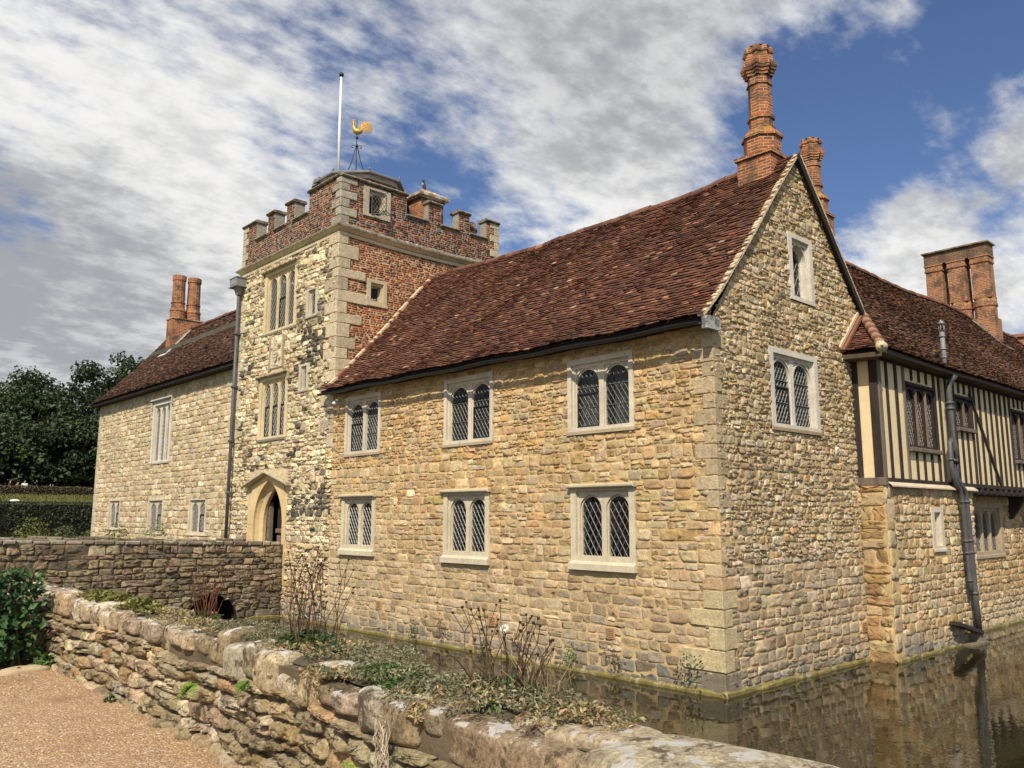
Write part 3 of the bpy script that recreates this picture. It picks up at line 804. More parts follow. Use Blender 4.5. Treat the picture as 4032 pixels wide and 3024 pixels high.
# verges: mortar edge with saw-tooth tile ends, and dark barge boards on the right
for side, fn in (('l', west), ('r', east)):
    mb = MB()
    nt_ = int((SL)/.106)
    for i in range(nt_):
        t = i*.106
        if side == 'r' and t < .75: continue
        p = fn(np.array([-.03, -.03]), np.array([t, t+.13]), np.array([.012, -.005])); q = fn(np.array([.16, .16]), np.array([t, t+.13]), np.array([.012, -.005]))
        bar(mb, (p[0]+q[0])/2-np.array((0, .0, .01)), (p[1]+q[1])/2-np.array((0, 0, .01)), .13*rng.uniform(.94, 1.05), .05, np.array((.5,.42,.3)), 0, up=(0, 1, 0) if False else (-.7 if side == 'l' else .7, 0, .7))
    mb.build('verge', [M['cream_edge']], ROOF1)
mb = MB()
for fn, t0, t1 in ((east, .95, SL),):
    for (a, b) in ((t0, t1),):
        p = fn(.02, a, -.13)-np.array((0, -.0, 0)); q = fn(.02, b, -.13)
        bar(mb, p, q, .06, .15, (.03,.02,.02), 0, up=(.7, 0, .7))
p = west(.05, 0, -.1); 
mb.build('barge_board', M['board'], ROOF1)
mb = MB(); p = west(-.04, -.02, -.06); box(mb, p[0]-.02, XA+.02, p[1]-.02, p[1]+.10, p[2]-.20, p[2]+.04, (.4,.4,.4)); mb.build('kneeler', [M['ashlar_dark']], H1)
# eaves: soffit board and gutter
mb = MB(); s = np.linspace(.1, LW+.30, 24)
a = west(s, .05, -.06); b = a.copy(); b[:, 0] = XA-.01; b[:, 2] = a[:, 2]-.03; c = a.copy(); c[:, 2] -= .10; k = np.arange(23)
mb.add(np.concatenate([a, c]), np.stack([k, k+1, k+25, k+24], 1), (.03,.02,.02)); mb.add(np.concatenate([c, b-np.array((0, 0, .07))]), np.stack([k, k+1, k+25, k+24], 1), (.03,.02,.02))
mb.build('eave_board', M['board'], H1)
mb = MB(); g = west(s, -.06, -.04); g[:, 2] -= .05
th = np.linspace(np.pi, 2*np.pi, 8)
V = np.concatenate([p+.062*np.stack([np.cos(th), 0*th, np.sin(th)], 1) for p in g]); k = np.arange(7)
mb.add(V, np.concatenate([np.stack([i*8+k, i*8+k+1, (i+1)*8+k+1, (i+1)*8+k], 1) for i in range(23)]), (.03,.03,.03), 0, True)
mb.build('gutter', M['iron'], H1)
mb = MB(); tube(mb, [(13.34, 22.05, 6.72), (13.16, 22.02, 6.66)], [.02, .02]); tube(mb, [(13.2, 22.03, 6.68), (13.05, 21.98, 6.56)], [.045, .055], 10); mb.build('spotlight', M['white'], H1)
# --- chimney on the ridge behind the gable
def crown_chimney(parent, x, y, zb, zt, r=.285, base=.43, shaft0=None, mat='brick', lowbase=None):
    mb = MB(); st = .10
    zs = zb+.95
    loft(mb, x, y, [(lowbase or zb-1.2, base*1.414), (zb+.42, base*1.414)], n=4, rot=R(45))
    loft(mb, x, y, [(zb+.42, (base+.05)*1.414), (zb+.50, (base+.05)*1.414)], n=4, rot=R(45))
    ro = R(22.5)
    loft(mb, x, y, [(zb+.50, base*1.0), (zs, base*1.0)], n=8, rot=ro)
    loft(mb, x, y, [(zs, base*1.12), (zs+.05, base*1.12), (zs+.24, r*1.18)], n=8, rot=ro)
    a = zt-.80
    pr = [(zs+.24, r*1.0, 0), (zs+.50, r*1.0, 0), (zs+.50, r*1.14, 0), (zs+.56, r*1.14, 0), (zs+.57, r*.97, 0), (a-.22, r*.95, 0), (a-.22, r*1.07, 0), (a-.17, r*1.07, 0), (a-.16, r*.95, 0), (a, r*.95, 0)]
    loft(mb, x, y, pr, n=8, rot=ro)
    body = mb.build('chimney', M[mat], parent)
    mb = MB()
    pr = []
    z = a
    for rr in (1.06, 1.17, 1.29, 1.35, 1.24, 1.14): 
        pr += [(z, r*rr), (z+.072, r*rr)]; z += .074
    pr += [(z, r*1.05), (z+.14, r*1.05), (z+.14, r*1.16), (z+.19, r*1.16), (z+.19, r*1.08), (z+.30, r*1.04)]
    pr = [(p, q, .12) for p, q in pr]
    loft(mb, x, y, pr, n=8, rot=ro)
    mb.build('chimney_crown', M[mat], body)
    return body
crown_chimney(H1, 16.95, 9.56, 11.00, 14.33)

# ================================================================== GATEHOUSE TOWER
TW = thing('gatehouse_tower', (16.8, 26, 0), 'square battlemented gatehouse tower of pale stone and red brick with arched doorway at the bridge', 'tower')
ft, fb = FX(XA), FY(YT)
Y1 = 29.5; XE = 20.2; ZC = 12.32
TWIN = [(-27.5, -25.1, 9.52, 11.86), (-27.55, -25.45, 5.76, 8.02), (-24.45, -23.7, 9.66, 10.68), (-24.75, -24.1, 7.22, 8.16)]
DOOR = (-28.05, -25.2, 1.0, 4.72)
mb = MB()
dl = arch(-26.5, 1.0, 2.35, 2.95, .55)
plate(mb, ft, [[(-Y1, -1), (-YT, -1), (-YT, ZC), (-Y1, ZC)]]+[rect(a+.08, b-.08, c+.08, d-.08) for a, b, c, d in TWIN]+[dl], 0, -.4, (.4,.35,.25), 1, False)
pal = [(.70,.59,.38), (.64,.53,.33), (.73,.63,.44), (.56,.45,.27), (.40,.33,.22), (.15,.125,.09), (.52,.38,.20)]
blk = TWIN+[DOOR, (-26.85, -25.85, 8.25, 9.42)]
c = layout(-Y1, -YT, -.1, ZC-.02, (.12, .25), (.16, .42), blk, split=.3)
u = (c[:,0]+c[:,1])/2; v = (c[:,2]+c[:,3])/2
col = palette(len(c), pal, [5, 4, 4, 2.5, 1.4, .9, 1], .15)
dk = (np.sin(u*2.3+v*.9)*np.sin(v*1.5-u*.6)+rng.normal(0, .45, len(c)) > 1.25) | ((np.abs(u+24) < .9) & (v > 7.9) & (v < 10.2) & (rng.random(len(c)) < .5)) | ((np.abs(u+23.6) < 1.3) & (v > 3.2) & (v < 3.9) & (rng.random(len(c)) < .6))
col[dk] = palette(int(dk.sum()), [(.15,.13,.10), (.10,.09,.07), (.22,.19,.14)], None, .2)
low = v < 2.3
col[low] = col[low]*.5+.5*palette(int(low.sum()), rub, rubw)
stones(mb, ft, c, damp(c, col), jit=.07, depth=.036, joint=.016, rough=.42, p=5, wob=.015, tilt=.45, quad=.15)
mb.build('stone_wall', [M['tower'], M['mortar_pale']], TW)
# brick south wall and hidden walls
SQ = [(14.45, 15.22, 9.98, 10.88)]
mb = MB()
plate(mb, fb, [[(XA, -1), (XE, -1), (XE, ZC), (XA, ZC)]]+[rect(a+.1, b-.1, c+.1, d-.1) for a, b, c, d in SQ], 0, -.4, (.4,.3,.2), 1, False)
def bb(v):
    r_ = XE if v > 11.2 else min(XE, (v-6.86)/1.14+13.02+.35)
    return (XA+.0, r_)
bricks(mb, fb, ((XA, XE, 7.2, ZC), dict(blocked=SQ, bounds=bb)))
mb.build('brick_wall', [M['brickgeo'], M['bmortar']], TW)
mb = MB()
mb.add([(XE, YT, -1), (XE, Y1, -1), (XE, Y1, ZC), (XE, YT, ZC)], np.array([(0, 1, 2, 3)]))
mb.add([(XE, Y1, -1), (XA, Y1, -1), (XA, Y1, ZC), (XE, Y1, ZC)], np.array([(0, 1, 2, 3)]))
mb.add([(XE, YT, 12.7), (XA, YT, 12.7), (XA, Y1, 12.7), (XE, Y1, 12.7)], np.array([(3, 2, 1, 0)]))
mb.add([(XE, YT+.5, 5.2), (XA+.4, YT+.5, 5.2), (XA+.4, Y1, 5.2), (XE, Y1, 5.2)], np.array([(3, 2, 1, 0)]))
mb.add([(14.9, YT+.4, -1), (14.9, Y1, -1), (14.9, Y1, 5.2), (14.9, YT+.4, 5.2)], np.array([(3, 2, 1, 0)]))
mb.build('inner_wall', M['room'], TW)
# quoins of the south-west corner
mb = MB()
z = 5.3; i = 0
while z < 12.15:
    h = min(rng.uniform(.30, .46), 12.2-z+.02); lo = i % 2
    lu = rng.uniform(.5, .75) if lo else rng.uniform(.25, .4); ls = rng.uniform(.3, .5) if lo else rng.uniform(.65, 1.15)
    pale = z > 11.1 or rng.random() < .5
    c = np.array((.60,.51,.34) if pale else (.44,.37,.25))*rng.uniform(.88, 1.1)
    cl = [(ft, -YT-lu, -YT+.05, z+.007, z+h-.007, -.1, .05+rng.uniform(0, .015), c, 0, .018)]
    if z > 7.0: cl.append((fb, XA-.03, XA+ls, z+.008, z+h-.008, -.1, .045, c, 0, .015))
    piece('quoin', [M['tower']], TW, *cl)
    z += h; i += 1
z = 6; i = 0
while z < 12.1:
    h = rng.uniform(.3, .45); piece('quoin', [M['tower']], TW, (ft, -Y1-.03, -Y1+(.5 if i % 2 else .3), z+.007, min(z+h, 12.2)-.007, -.1, .05, np.array((.55,.49,.34))*rng.uniform(.85, 1.1), 0, .015)); z += h; i += 1
# cornice on the two faces: pale fillet below, hollow, dark drip above
def moulding(name, prof, mats, matidx, z0):
    mb = MB()
    Cn = lambda d: [(XA-d, Y1+d), (XA-d, YT-d), (XE+d, YT-d), (XE+d, Y1+d)]
    for (p, q, mi_) in zip(prof[:-1], prof[1:], matidx):
        a = Cn(p[0]); b = Cn(q[0])
        for i in range(3):
            m_ = 14
            f_ = np.linspace(0, 1, m_+1)[:, None]
            A = np.array((*a[i], z0+p[1]))*(1-f_)+np.array((*a[i+1], z0+p[1]))*f_; B = np.array((*b[i], z0+q[1]))*(1-f_)+np.array((*b[i+1], z0+q[1]))*f_
            if i == 1:   # the south side sags a little in the middle
                sg = -.09*np.sin(np.pi*f_[:, 0]); A[:, 2] += sg; B[:, 2] += sg
            k = np.arange(m_)
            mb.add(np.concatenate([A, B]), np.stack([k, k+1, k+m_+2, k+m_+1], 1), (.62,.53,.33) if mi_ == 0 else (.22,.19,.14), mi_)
    return mb.build(name, mats, TW)
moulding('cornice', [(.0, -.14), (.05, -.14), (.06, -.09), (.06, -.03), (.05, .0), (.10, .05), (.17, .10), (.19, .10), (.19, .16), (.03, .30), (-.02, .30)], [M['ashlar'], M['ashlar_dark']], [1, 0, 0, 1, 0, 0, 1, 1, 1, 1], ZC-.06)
# parapet
ZB, ZL, ZH = ZC+.1, 13.40, 14.10
MS = [(XA, 15.96), (16.88, 17.46), (18.25, 18.78), (19.58, XE)]                 # merlons, south
MW = [(-24.55, -YT-.004), (-26.13, -25.55), (-27.55, -27.0), (-Y1, -28.42)]          # merlons, west
def crenel(ms, lo, hi):
    ms = sorted(ms); P = [(ms[0][0], ZB), (ms[-1][1], ZB)]
    P += [(ms[-1][1], ZH)]
    for i in range(len(ms)-1, -1, -1):
        P.append((ms[i][0], ZH))
        if i: P += [(ms[i][0], ZL), (ms[i-1][1], ZL), (ms[i-1][1], ZH)]
    return P
mb = MB(); T_ = .38
AW = [(14.22, 15.28, 12.98, 14.0)]
plate(mb, FY(YT), [crenel(MS, 0, 0), rect(14.4, 15.1, 13.1, 13.9)], 0, -T_, (.30,.28,.22), 1)
plate(mb, ft, [crenel(MW, 0, 0)], .001, -T_, (.30,.28,.22), 1)
plate(mb, Fr((0, YT+T_, 0), (1, 0, 0), (0, 0, 1), (0, 1, 0)), [crenel(MS, 0, 0), rect(14.4, 15.1, 13.1, 13.9)], 0, -.01, (.3,.2,.15), 1)
plate(mb, Fr((XA+T_, 0, 0), (0, -1, 0), (0, 0, 1), (1, 0, 0)), [crenel(MW, 0, 0)], 0, -.01, (.3,.2,.15), 1)
box(mb, XE-T_, XE-.002, YT+T_, Y1, ZB, ZL+.3, (.3,.2,.15), 1); box(mb, XA+T_, XE-.003, Y1-T_, Y1-.002, ZB, ZL+.3, (.3,.2,.15), 1)
def gaps(ms):
    ms = sorted(ms); return [(ms[i][1]-.02, ms[i+1][0]+.02, ZL-.02, 20) for i in range(len(ms)-1)]
bricks(mb, fb, ((XA, XE, ZB, ZH), dict(blocked=gaps(MS)+AW)), dark=.4, dim=.85)
bricks(mb, ft, ((-Y1, -YT, ZB, ZH), dict(blocked=gaps(MW))), dark=.45, dim=.72)
mb.build('parapet', [M['brickgeo'], M['render']], TW)
for (ms, fr) in ((MS, fb), (MW, ft)):
    for (a, b) in ms: piece('coping', [M['ashlar_dark']], TW, (fr, a-.05, b+.05, ZH-.01, ZH+.09, -T_-.06, .10, (.24,.21,.16), 0, .04))
    g_ = gaps(ms)
    for (a, b, c_, d_) in g_: piece('crenel_sill', [M['ashlar_dark']], TW, (fr, a-.01, b+.01, ZL-.03, ZL+.05, -T_-.05, .09, (.24,.21,.16), 0, .03))
mb = MB(); z = ZB+.06; i = 0
while z < ZH-.1:
    h = rng.uniform(.24, .34); c = np.array((.40,.37,.28))*rng.uniform(.75, 1.2); lo = i % 2; e = min(z+h, ZH-.012)
    piece('parapet_quoin', [M['tower']], TW, (fb, XA-.03, XA+(.6 if lo else .32), z+.006, e-.006, -.1, .04, c, 0, .02), (ft, -YT-(.25 if lo else .5), -YT+.03, z+.007, e-.007, -.1, .044, c, 0, .02))
    c = np.array((.5,.44,.3))
    piece('parapet_quoin', [M['tower']], TW, (fb, XE-(.42 if lo else .22), XE+.02, z+.006, e-.006, -.1, .03, c, 0, .01)); piece('parapet_quoin', [M['tower']], TW, (ft, -Y1-.02, -Y1+(.42 if lo else .24), z+.006, e-.006, -.1, .03, c, 0, .01))
    z += h; i += 1
# windows of the tower
tc = (.60,.50,.31)
for k, (a, b, c, d) in enumerate(TWIN[:2]):
    stone_window(TW, ft, (a+b)/2, c, b-a, d-c, 3, .24, .18, .16, .10, k=.28, pw=.12, ph=.19, col=tc, sillcol=(.22,.19,.14), recess=.11, hood=(.13, .11), lw=.018, bars=False, casement=[0, 1, 2] if k else [1])
for k, (a, b, c, d) in enumerate(TWIN[2:]):
    stone_window(TW, ft, (a+b)/2, c, b-a, d-c, 1, .19, .12, .10, .1, k=.25, pw=.10, ph=.14, col=(.52,.47,.36), sillcol=(.3,.26,.2), recess=.10, lw=.013, bars=False, spandrel=False)
a, b, c, d = SQ[0]
stone_window(TW, fb, (a+b)/2, c, b-a, d-c, 1, .19, .16, .17, .1, rise=.015, pw=.20, ph=.28, col=(.52,.44,.29), recess=.2, lw=.018, bars=False, spandrel=False, lat='lattice_dark', mat='ashlar')
a, b, c, d = AW[0]
W_ = stone_window(TW, fb, (a+b)/2, c, b-a, d-c, 1, .26, .12, .1, .1, k=.1, pw=.12, ph=.17, col=(.50,.44,.33), recess=.2, lw=.016, bars=False, spandrel=False, mat='tower')
mb = MB(); fr = Fr((14.52, YT-.04, 0), (.80, -.6, 0), (0, 0, 1), (-.6, -.80, 0))
lattice(mb, fr, 0, .5, 13.1, 13.72, .0, .12, .17, .016)
for q in (rect(0, .03, 13.08, 13.75), rect(.47, .5, 13.08, 13.75), rect(.031, .469, 13.08, 13.11), rect(.031, .469, 13.72, 13.75)):
    fbox(mb, fr, q[0][0], q[1][0], q[0][1], q[2][1], -.015, .02, (.02,.02,.02), 1)
mb.build('open_casement', [M['lattice'], M['iron']], W_)
# coat of arms panel: weathered carved slab with shield and helm
mb = MB()
fbox(mb, ft, -26.8, -25.9, 8.28, 9.40, -.05, .05, (.62,.55,.40), 0, .02)
fbox(mb, ft, -26.84, -26.78, 8.26, 9.42, .0, .09, (.36,.28,.17), 0, .02); fbox(mb, ft, -25.92, -25.86, 8.26, 9.42, .0, .09, (.36,.28,.17), 0, .02)
sh = [(-26.55, 8.78), (-26.50, 8.58), (-26.38, 8.47), (-26.26, 8.58), (-26.21, 8.78), (-26.21, 9.0), (-26.55, 9.0)]
plate(mb, ft, [sh], .10, .04, (.55,.47,.33)); 
for q in (8.62, 8.74, 8.88): fbox(mb, ft, -26.52, -26.24, q, q+.02, .09, .108, (.28,.22,.14), 0)
cc = np.array([(-26.52, -26.24, 9.04, 9.28), (-26.75, -26.56, 8.55, 8.85), (-26.2, -26.0, 8.55, 8.85), (-26.75, -26.55, 8.95, 9.3), (-26.2, -25.98, 8.95, 9.3), (-26.6, -26.15, 8.31, 8.44), (-26.46, -26.3, 9.24, 9.38)])
stones(mb, ft, cc, palette(len(cc), [(.62,.55,.40)], None, .06), depth=.10, rough=.35, jit=.2, p=2.5, tilt=.2)
mb.build('coat_of_arms', [M['tower']], TW)
# doorway
mb = MB()
o1 = arch(-26.5, 1.0, 2.42, 2.93, .55); o2 = arch(-26.5, 1.0, 2.06, 2.93, .55); o3 = arch(-26.5, 1.0, 1.70, 2.93, .55)
out = [(-28.0, 1.0), (-25.22, 1.0), (-25.22, 3.6), (-25.45, 4.28), (-26.5, 4.66), (-27.6, 4.28), (-28.0, 3.6)]
dc = np.array((.60,.46,.24))
plate(mb, ft, [out, o2], .035, -.05, dc)
# chamfered order
def chamf(l0, d0, l1, d1):
    A, B = np.array(l0), np.array(l1); n = len(A); k = np.arange(n)
    mb.add(np.concatenate([ft(A[:,0], A[:,1], d0), ft(B[:,0], B[:,1], d1)]), np.stack([k, (k+1) % n, n+(k+1) % n, n+k], 1)[:, ::-1], dc*.98)
om = arch(-26.5, 1.0, 1.95, 2.93, .55)
chamf(o2, -.04, om, -.16)
plate(mb, ft, [o1, om], -.16, -.2, dc*.95, outer_side=False)
chamf(om, -.16, o3, -.24)
plate(mb, ft, [o1, o3], -.24, -.36, dc*.9, outer_side=False)
for i, zz in enumerate((1.45, 1.9, 2.4, 2.92)):  # fine joints
    fbox(mb, ft, -27.9, -27.53, zz, zz+.012, .03, .0365, (.33,.25,.14))
DR = mb.build('doorway', [M['ashlar']], TW)
mb = MB()
for (ax, az, bx, bz) in ((-28.1, 4.30, -26.5, 4.74), (-26.5, 4.74, -24.95, 4.30)):
    L_ = bx-ax; fbox(mb, ft, ax, bx, az-.10, az, -.02, .26, (.46,.40,.27), 0, .03, shear=(bz-az)/L_)
mb.build('hood_mould', [M['tower']], TW)
mb = MB()
fbox(mb, ft, -27.34, -27.16, 1.0, 3.7, -.52, -.38, (.1,.1,.1), 1, .01)
fbox(mb, ft, -25.9, -25.75, 1.0, 3.7, -.60, -.50, (.1,.1,.1), 1, .01)
fbox(mb, ft, -27.15, -25.9, 1.0, 4.4, -.80, -.68, (.05,.05,.05), 0)
for u in (-26.98, -26.62, -26.26): 
    fbox(mb, ft, u-.13, u+.13, 1.2, 2.55, -.7, -.64, (.1,.1,.1), 1, .03)
fbox(mb, ft, -27.14, -25.92, 2.62, 2.78, -.7, -.60, (.1,.1,.1), 1, .03)
for zz in (1.6, 2.0, 2.4, 2.8, 3.2): fbox(mb, ft, -27.27, -27.22, zz, zz+.05, -.40, -.365, (.1,.1,.1), 0, .01)
mb.build('door', [M['oak'], M['oak_grey']], DR)
# step floor inside the doorway
# downpipe with lead hopper head
mb = MB()
tube(mb, [(13.20, 29.32, 11.5), (13.20, 29.33, 1.5)], .062, 10)
for zz in (9.9, 7.9, 5.9, 4.0, 2.2): fbox(mb, ft, -29.42, -29.23, zz, zz+.07, .02, .27, (.1,.1,.1), 0, .02); tube(mb, [(13.20, 29.325, zz-.02), (13.20, 29.325, zz+.10)], .078, 10)
DP = mb.build('downpipe', M['pipe'], TW)
mb = MB(); fbox(mb, ft, -29.62, -29.02, 11.72, 12.05, .03, .42, (.2,.2,.2), 0, .01); fbox(mb, ft, -29.66, -28.98, 11.70, 11.74, .02, .45, (.2,.2,.2), 0, .01); fbox(mb, ft, -29.65, -28.99, 12.03, 12.07, .02, .44, (.2,.2,.2), 0, .01)
A = [(-29.45, 11.70, .06), (-29.2, 11.70, .06), (-29.2, 11.70, .34), (-29.45, 11.70, .34), (-29.41, 11.42, .10), (-29.24, 11.42, .10), (-29.24, 11.42, .26), (-29.41, 11.42, .26)]
A = np.array(A); mb.add(ft(A[:,0], A[:,1], A[:,2]), np.array([(0, 1, 5, 4), (1, 2, 6, 5), (2, 3, 7, 6), (3, 0, 4, 7)]), (.2,.2,.2))
def glyph(strokes, u):
    for (a, b, c, d) in strokes: fbox(mb, ft, u+a*.075, u+b*.075, 11.81+c*.15, 11.81+d*.15, .41, .435, (.2,.2,.2), 1)
one = [(.4, .62, 0, 1)]; eight = [(0, .2, 0, 1), (.8, 1, 0, 1), (.2, .8, 0, .14), (.2, .8, .43, .57), (.2, .8, .86, 1)]; zero = [eight[0], eight[1], eight[2], eight[4]]
for g_, u in ((one, -29.52), (eight, -29.41), (zero, -29.29), (one, -29.18)): glyph(g_, u)
mb.build('rain_hopper', [M['lead'], plain('pale_lead', (.38,.38,.37), .5, .1, 8, 0)], DP)
# cupola roof (octagonal stair turret) and pillar behind the parapet
mb = MB(); cx, cy = 15.05, 24.0
loft(mb, cx, cy, [(12.7, 1.38), (14.47, 1.38)], n=8, rot=R(22.5), mat=0)
loft(mb, cx, cy, [(14.40, 1.42), (14.52, 1.46)], n=8, rot=R(22.5), mat=2)
loft(mb, cx, cy, [(14.53, 1.46), (14.53, 1.62), (14.58, 1.63), (14.61, 1.60), (14.74, .95), (14.80, .05)], n=8, rot=R(22.5), mat=1)
for i in range(8):
    a = R(22.5)+i*np.pi/4
    tube(mb, [(cx+1.58*math.cos(a), cy+1.58*math.sin(a), 14.60), (cx+1.60*math.cos(a), cy+1.60*math.sin(a), 14.72)], [.035, .02], 6, mat=1)
mb.build('stair_turret', [M['brick'], M['lead'], M['ashlar']], TW)
mb = MB(); x, y = 17.25, 23.25
loft(mb, x, y, [(12.7, .50*1.414), (14.35, .50*1.414)], n=4, rot=R(45), mat=0)
loft(mb, x, y, [(14.35, .56*1.414), (14.43, .66*1.414), (14.52, .66*1.414), (14.62, .52*1.414), (14.80, .26*1.414), (14.84, .2)], n=4, rot=R(45), mat=1)
mb.build('capped_pillar', [M['brick'], stone_mat('lichened_cap', spots=((.30,.17,.03), 5, .45, .9), var=.4)], TW)
mb = MB(); loft(mb, 19.15, 23.1, [(12.7, .36), (13.75, .36), (13.75, .42), (13.83, .42), (13.83, .36), (14.02, .33)], n=8, rot=R(22.5)); mb.build('round_brick_shaft', [M['brick']], TW)
# raking flashing where the long roof meets the brick
mb = MB()
for i in range(52):
    t = i*.112+.10
    p = west(LW-.09, t, .05); q = west(LW-.09, t+.118, .05)
    bar(mb, p, q, .17*rng.uniform(.85, 1.1), .07, (.5,.4,.3) , 0 if rng.random() < .72 else 1, up=(-.7, 0, .7))
mb.build('roof_flashing', [M['cream_edge'], M['ridge']], TW)

# ------------------------------------------------------------------ things on the tower top
f_ = thing('flagpole', (14.35, 24.35, 15.05), 'bare white flagpole with dark ball top on the tower roof', 'flagpole')
mb = MB(); tube(mb, [(14.35, 24.35, 14.9), (14.33, 24.35, 16.8), (14.33, 24.35, 18.66)], [.055, .05, .035], 10); mb.build('pole', M['white'], f_)
mb = MB(); th = np.linspace(0, np.pi, 9); tube(mb, np.stack([0*th+14.33, 0*th+24.35, 18.74-.09*np.cos(th)], 1), np.maximum(.09*np.sin(th), .004), 12); mb.build('ball_finial', M['iron'], f_)
v_ = thing('weather_vane', (15.05, 24.3, 15.1), 'gilded cockerel weather vane on black iron stays above the tower', 'weather vane')
B = np.array((15.02, 24.3, 0.))
mb = MB(); tube(mb, [B+(0, 0, 15.0), B+(-.02, 0, 17.25)], [.022, .016], 8)
tube(mb, [B+(0, 0, 16.52), B+(0, 0, 16.60)], [.05, .05], 8); tube(mb, [B+(0, 0, 16.22), B+(0, 0, 16.32)], [.045, .03], 8)
mb.build('rod', M['iron'], v_)
for i in range(4):
    a = R(45+90*i+12); c_, s_ = math.cos(a), math.sin(a); mb = MB()
    pts = [B+(c_*r_, s_*r_, z_) for r_, z_ in ((.42, 15.0), (.26, 15.35), (.13, 15.75), (.05, 16.12), (.03, 16.2), (.08, 16.28), (.16, 16.26), (.17, 16.19), (.12, 16.17))]
    tube(mb, pts, .016, 6); mb.build('stay', M['iron'], v_)
# cockerel, drawn in the plane of the picture's left-right direction and given real thickness
lf = np.array((-.733, .681, 0.)); th_ = np.array((.681, .733, 0.))
def ell(mb, c, rx, rz, ry, ang=0, n=12, m=8):
    a = np.arange(n)*2*np.pi/n; b = np.linspace(0, np.pi, m)
    x = np.cos(b)[:, None]+0*a; y = np.sin(b)[:, None]*np.cos(a); z = np.sin(b)[:, None]*np.sin(a)
    X = x*rx*math.cos(ang)-z*rz*math.sin(ang); Z = x*rx*math.sin(ang)+z*rz*math.cos(ang)
    P = np.array(c)+X[..., None]*lf+(y*ry)[..., None]*th_+Z[..., None]*np.array((0, 0, 1.))
    k = np.arange(n); q = np.concatenate([np.stack([i*n+k, i*n+(k+1) % n, (i+1)*n+(k+1) % n, (i+1)*n+k], 1) for i in range(m-1)])
    mb.add(P.reshape(-1, 3), q, (.7,.45,.1), 0, True)
C0 = B+(0, 0, 16.80); up = np.array((0, 0, 1.))
mb = MB()
prof = [(-.20, .02, .03), (-.13, .0, .085), (-.02, -.01, .115), (.07, .03, .10), (.12, .12, .07), (.135, .22, .05), (.135, .30, .042), (.14, .36, .05), (.15, .40, .03)]
pts = [C0+lf*a+up*b for a, b, r_ in prof]; tube(mb, pts, [p[2] for p in prof], 10, smooth if False else (.7,.45,.1))
tube(mb, [C0+lf*.17+up*.36, C0+lf*.24+up*.35], [.025, .004], 6)
for k in range(3): tube(mb, [C0+lf*(.10+.04*k)+up*.39, C0+lf*(.09+.045*k)+up*(.46+.02*(k == 1))], [.022, .006], 6)
tube(mb, [C0+lf*.17+up*.32, C0+lf*.18+up*.26], [.018, .008], 6)
RB = mb.build('cockerel', M['gold'], v_)
for k in range(6):
    mb = MB(); rr = .085+.026*k; pts = []
    for q in np.linspace(0, 1, 11):
        g_ = R(175)-q*R(215); pts.append(C0-lf*(.13+rr*.85+rr*math.cos(g_))+up*(-.02+.02*k+rr*1.25*math.sin(g_)))
    tube(mb, pts, np.array([.02, .024, .027, .028, .028, .028, .026, .024, .02, .014, .005]), 6); mb.build('tail_feather', M['gold'], RB)
fl = thing('floodlight', (13.72, 24.6, 14.2), 'black floodlight on a bracket above the tower battlements', 'floodlight')
frl = Fr((13.66, 24.62, 14.55), (.2, -.96, .2), (.3, .25, .92), (-.93, -.12, .34))
mb = MB(); fbox(mb, frl, -.17, .17, -.16, .20, -.10, .06, (.02,.02,.02), 0, .02); mb.build('lamp_housing', M['iron'], fl)
mb = MB(); fbox(mb, frl, -.14, .14, -.12, .16, .05, .066, (.1,.1,.1), 0); mb.build('lens', M['lead'], fl)
mb = MB(); tube(mb, [(13.75, 24.58, 14.18), (13.70, 24.6, 14.42)], .04, 8); mb.build('bracket', M['iron'], fl)
bi = thing('bird', (17.2, 23.2, 14.84), 'dark bird perched upright on the lichened cap of the brick pillar', 'bird')
mb = MB(); Bb = np.array((17.2, 23.2, 14.84))
prof = [(.06, -.02, .03), (.02, .06, .06), (.0, .16, .075), (-.01, .24, .06), (-.02, .29, .045), (-.02, .33, .048), (-.015, .37, .03), (-.012, .39, .006)]
tube(mb, [Bb+lf*-a+up*(b+.05) for a, b, r_ in prof], [p[2] for p in prof], 10)
tube(mb, [Bb+lf*.04+up*.39, Bb+lf*.10+up*.375], [.018, .003], 6)
for s_ in (-.025, .025): tube(mb, [Bb+th_*s_+up*.10, Bb+th_*s_+up*-.02], [.012, .012], 6)
mb.build('body', tintmat('bird_plumage', (.045,.05,.06)), bi)
mb = MB(); ell(mb, Bb+lf*.03+up*.23+th_*-.03, .07, .05, .045, R(70)); mb.build('breast', tintmat('pale_plumage', (.3,.32,.34)), bi)

# ================================================================== NORTH RANGE
H2 = thing('stone_house', (16, 38, 0), 'plain squared stone house wing with dark tiled roof beyond the tower', 'house')
XN = 13.75; fn_ = FX(XN); YN0, YN1 = 29.5, 46.5
NW = [(-38.85, -36.6, 5.5, 8.35), (-44.05, -42.35, 2.55, 4.02), (-38.72, -36.9, 2.42, 3.96), (-34.15, -32.4, 2.44, 3.92)]
mb = MB()
plate(mb, fn_, [[(-YN1, -1), (-YN0, -1), (-YN0, 9.2), (-YN1, 9.2)]]+[rect(a+.08, b-.08, c+.08, d-.08) for a, b, c, d in NW], 0, -.35, (.4,.35,.25), 1, False)
c = layout(-YN1, -YN0, 0, 9.1, (.17, .27), (.24, .5), NW, split=.12)
col = palette(len(c), [(.49,.39,.245), (.54,.445,.29), (.44,.345,.215), (.58,.485,.325), (.46,.345,.19)], None, .10)
stones(mb, fn_, c, col*1.08, K=10, jit=.035, depth=.022, joint=.014, rough=.38, p=7, quad=.09)
box(mb, XN, 20, YN1-.3, YN1-.001, -1, 9.0, (.42,.36,.25), 1)
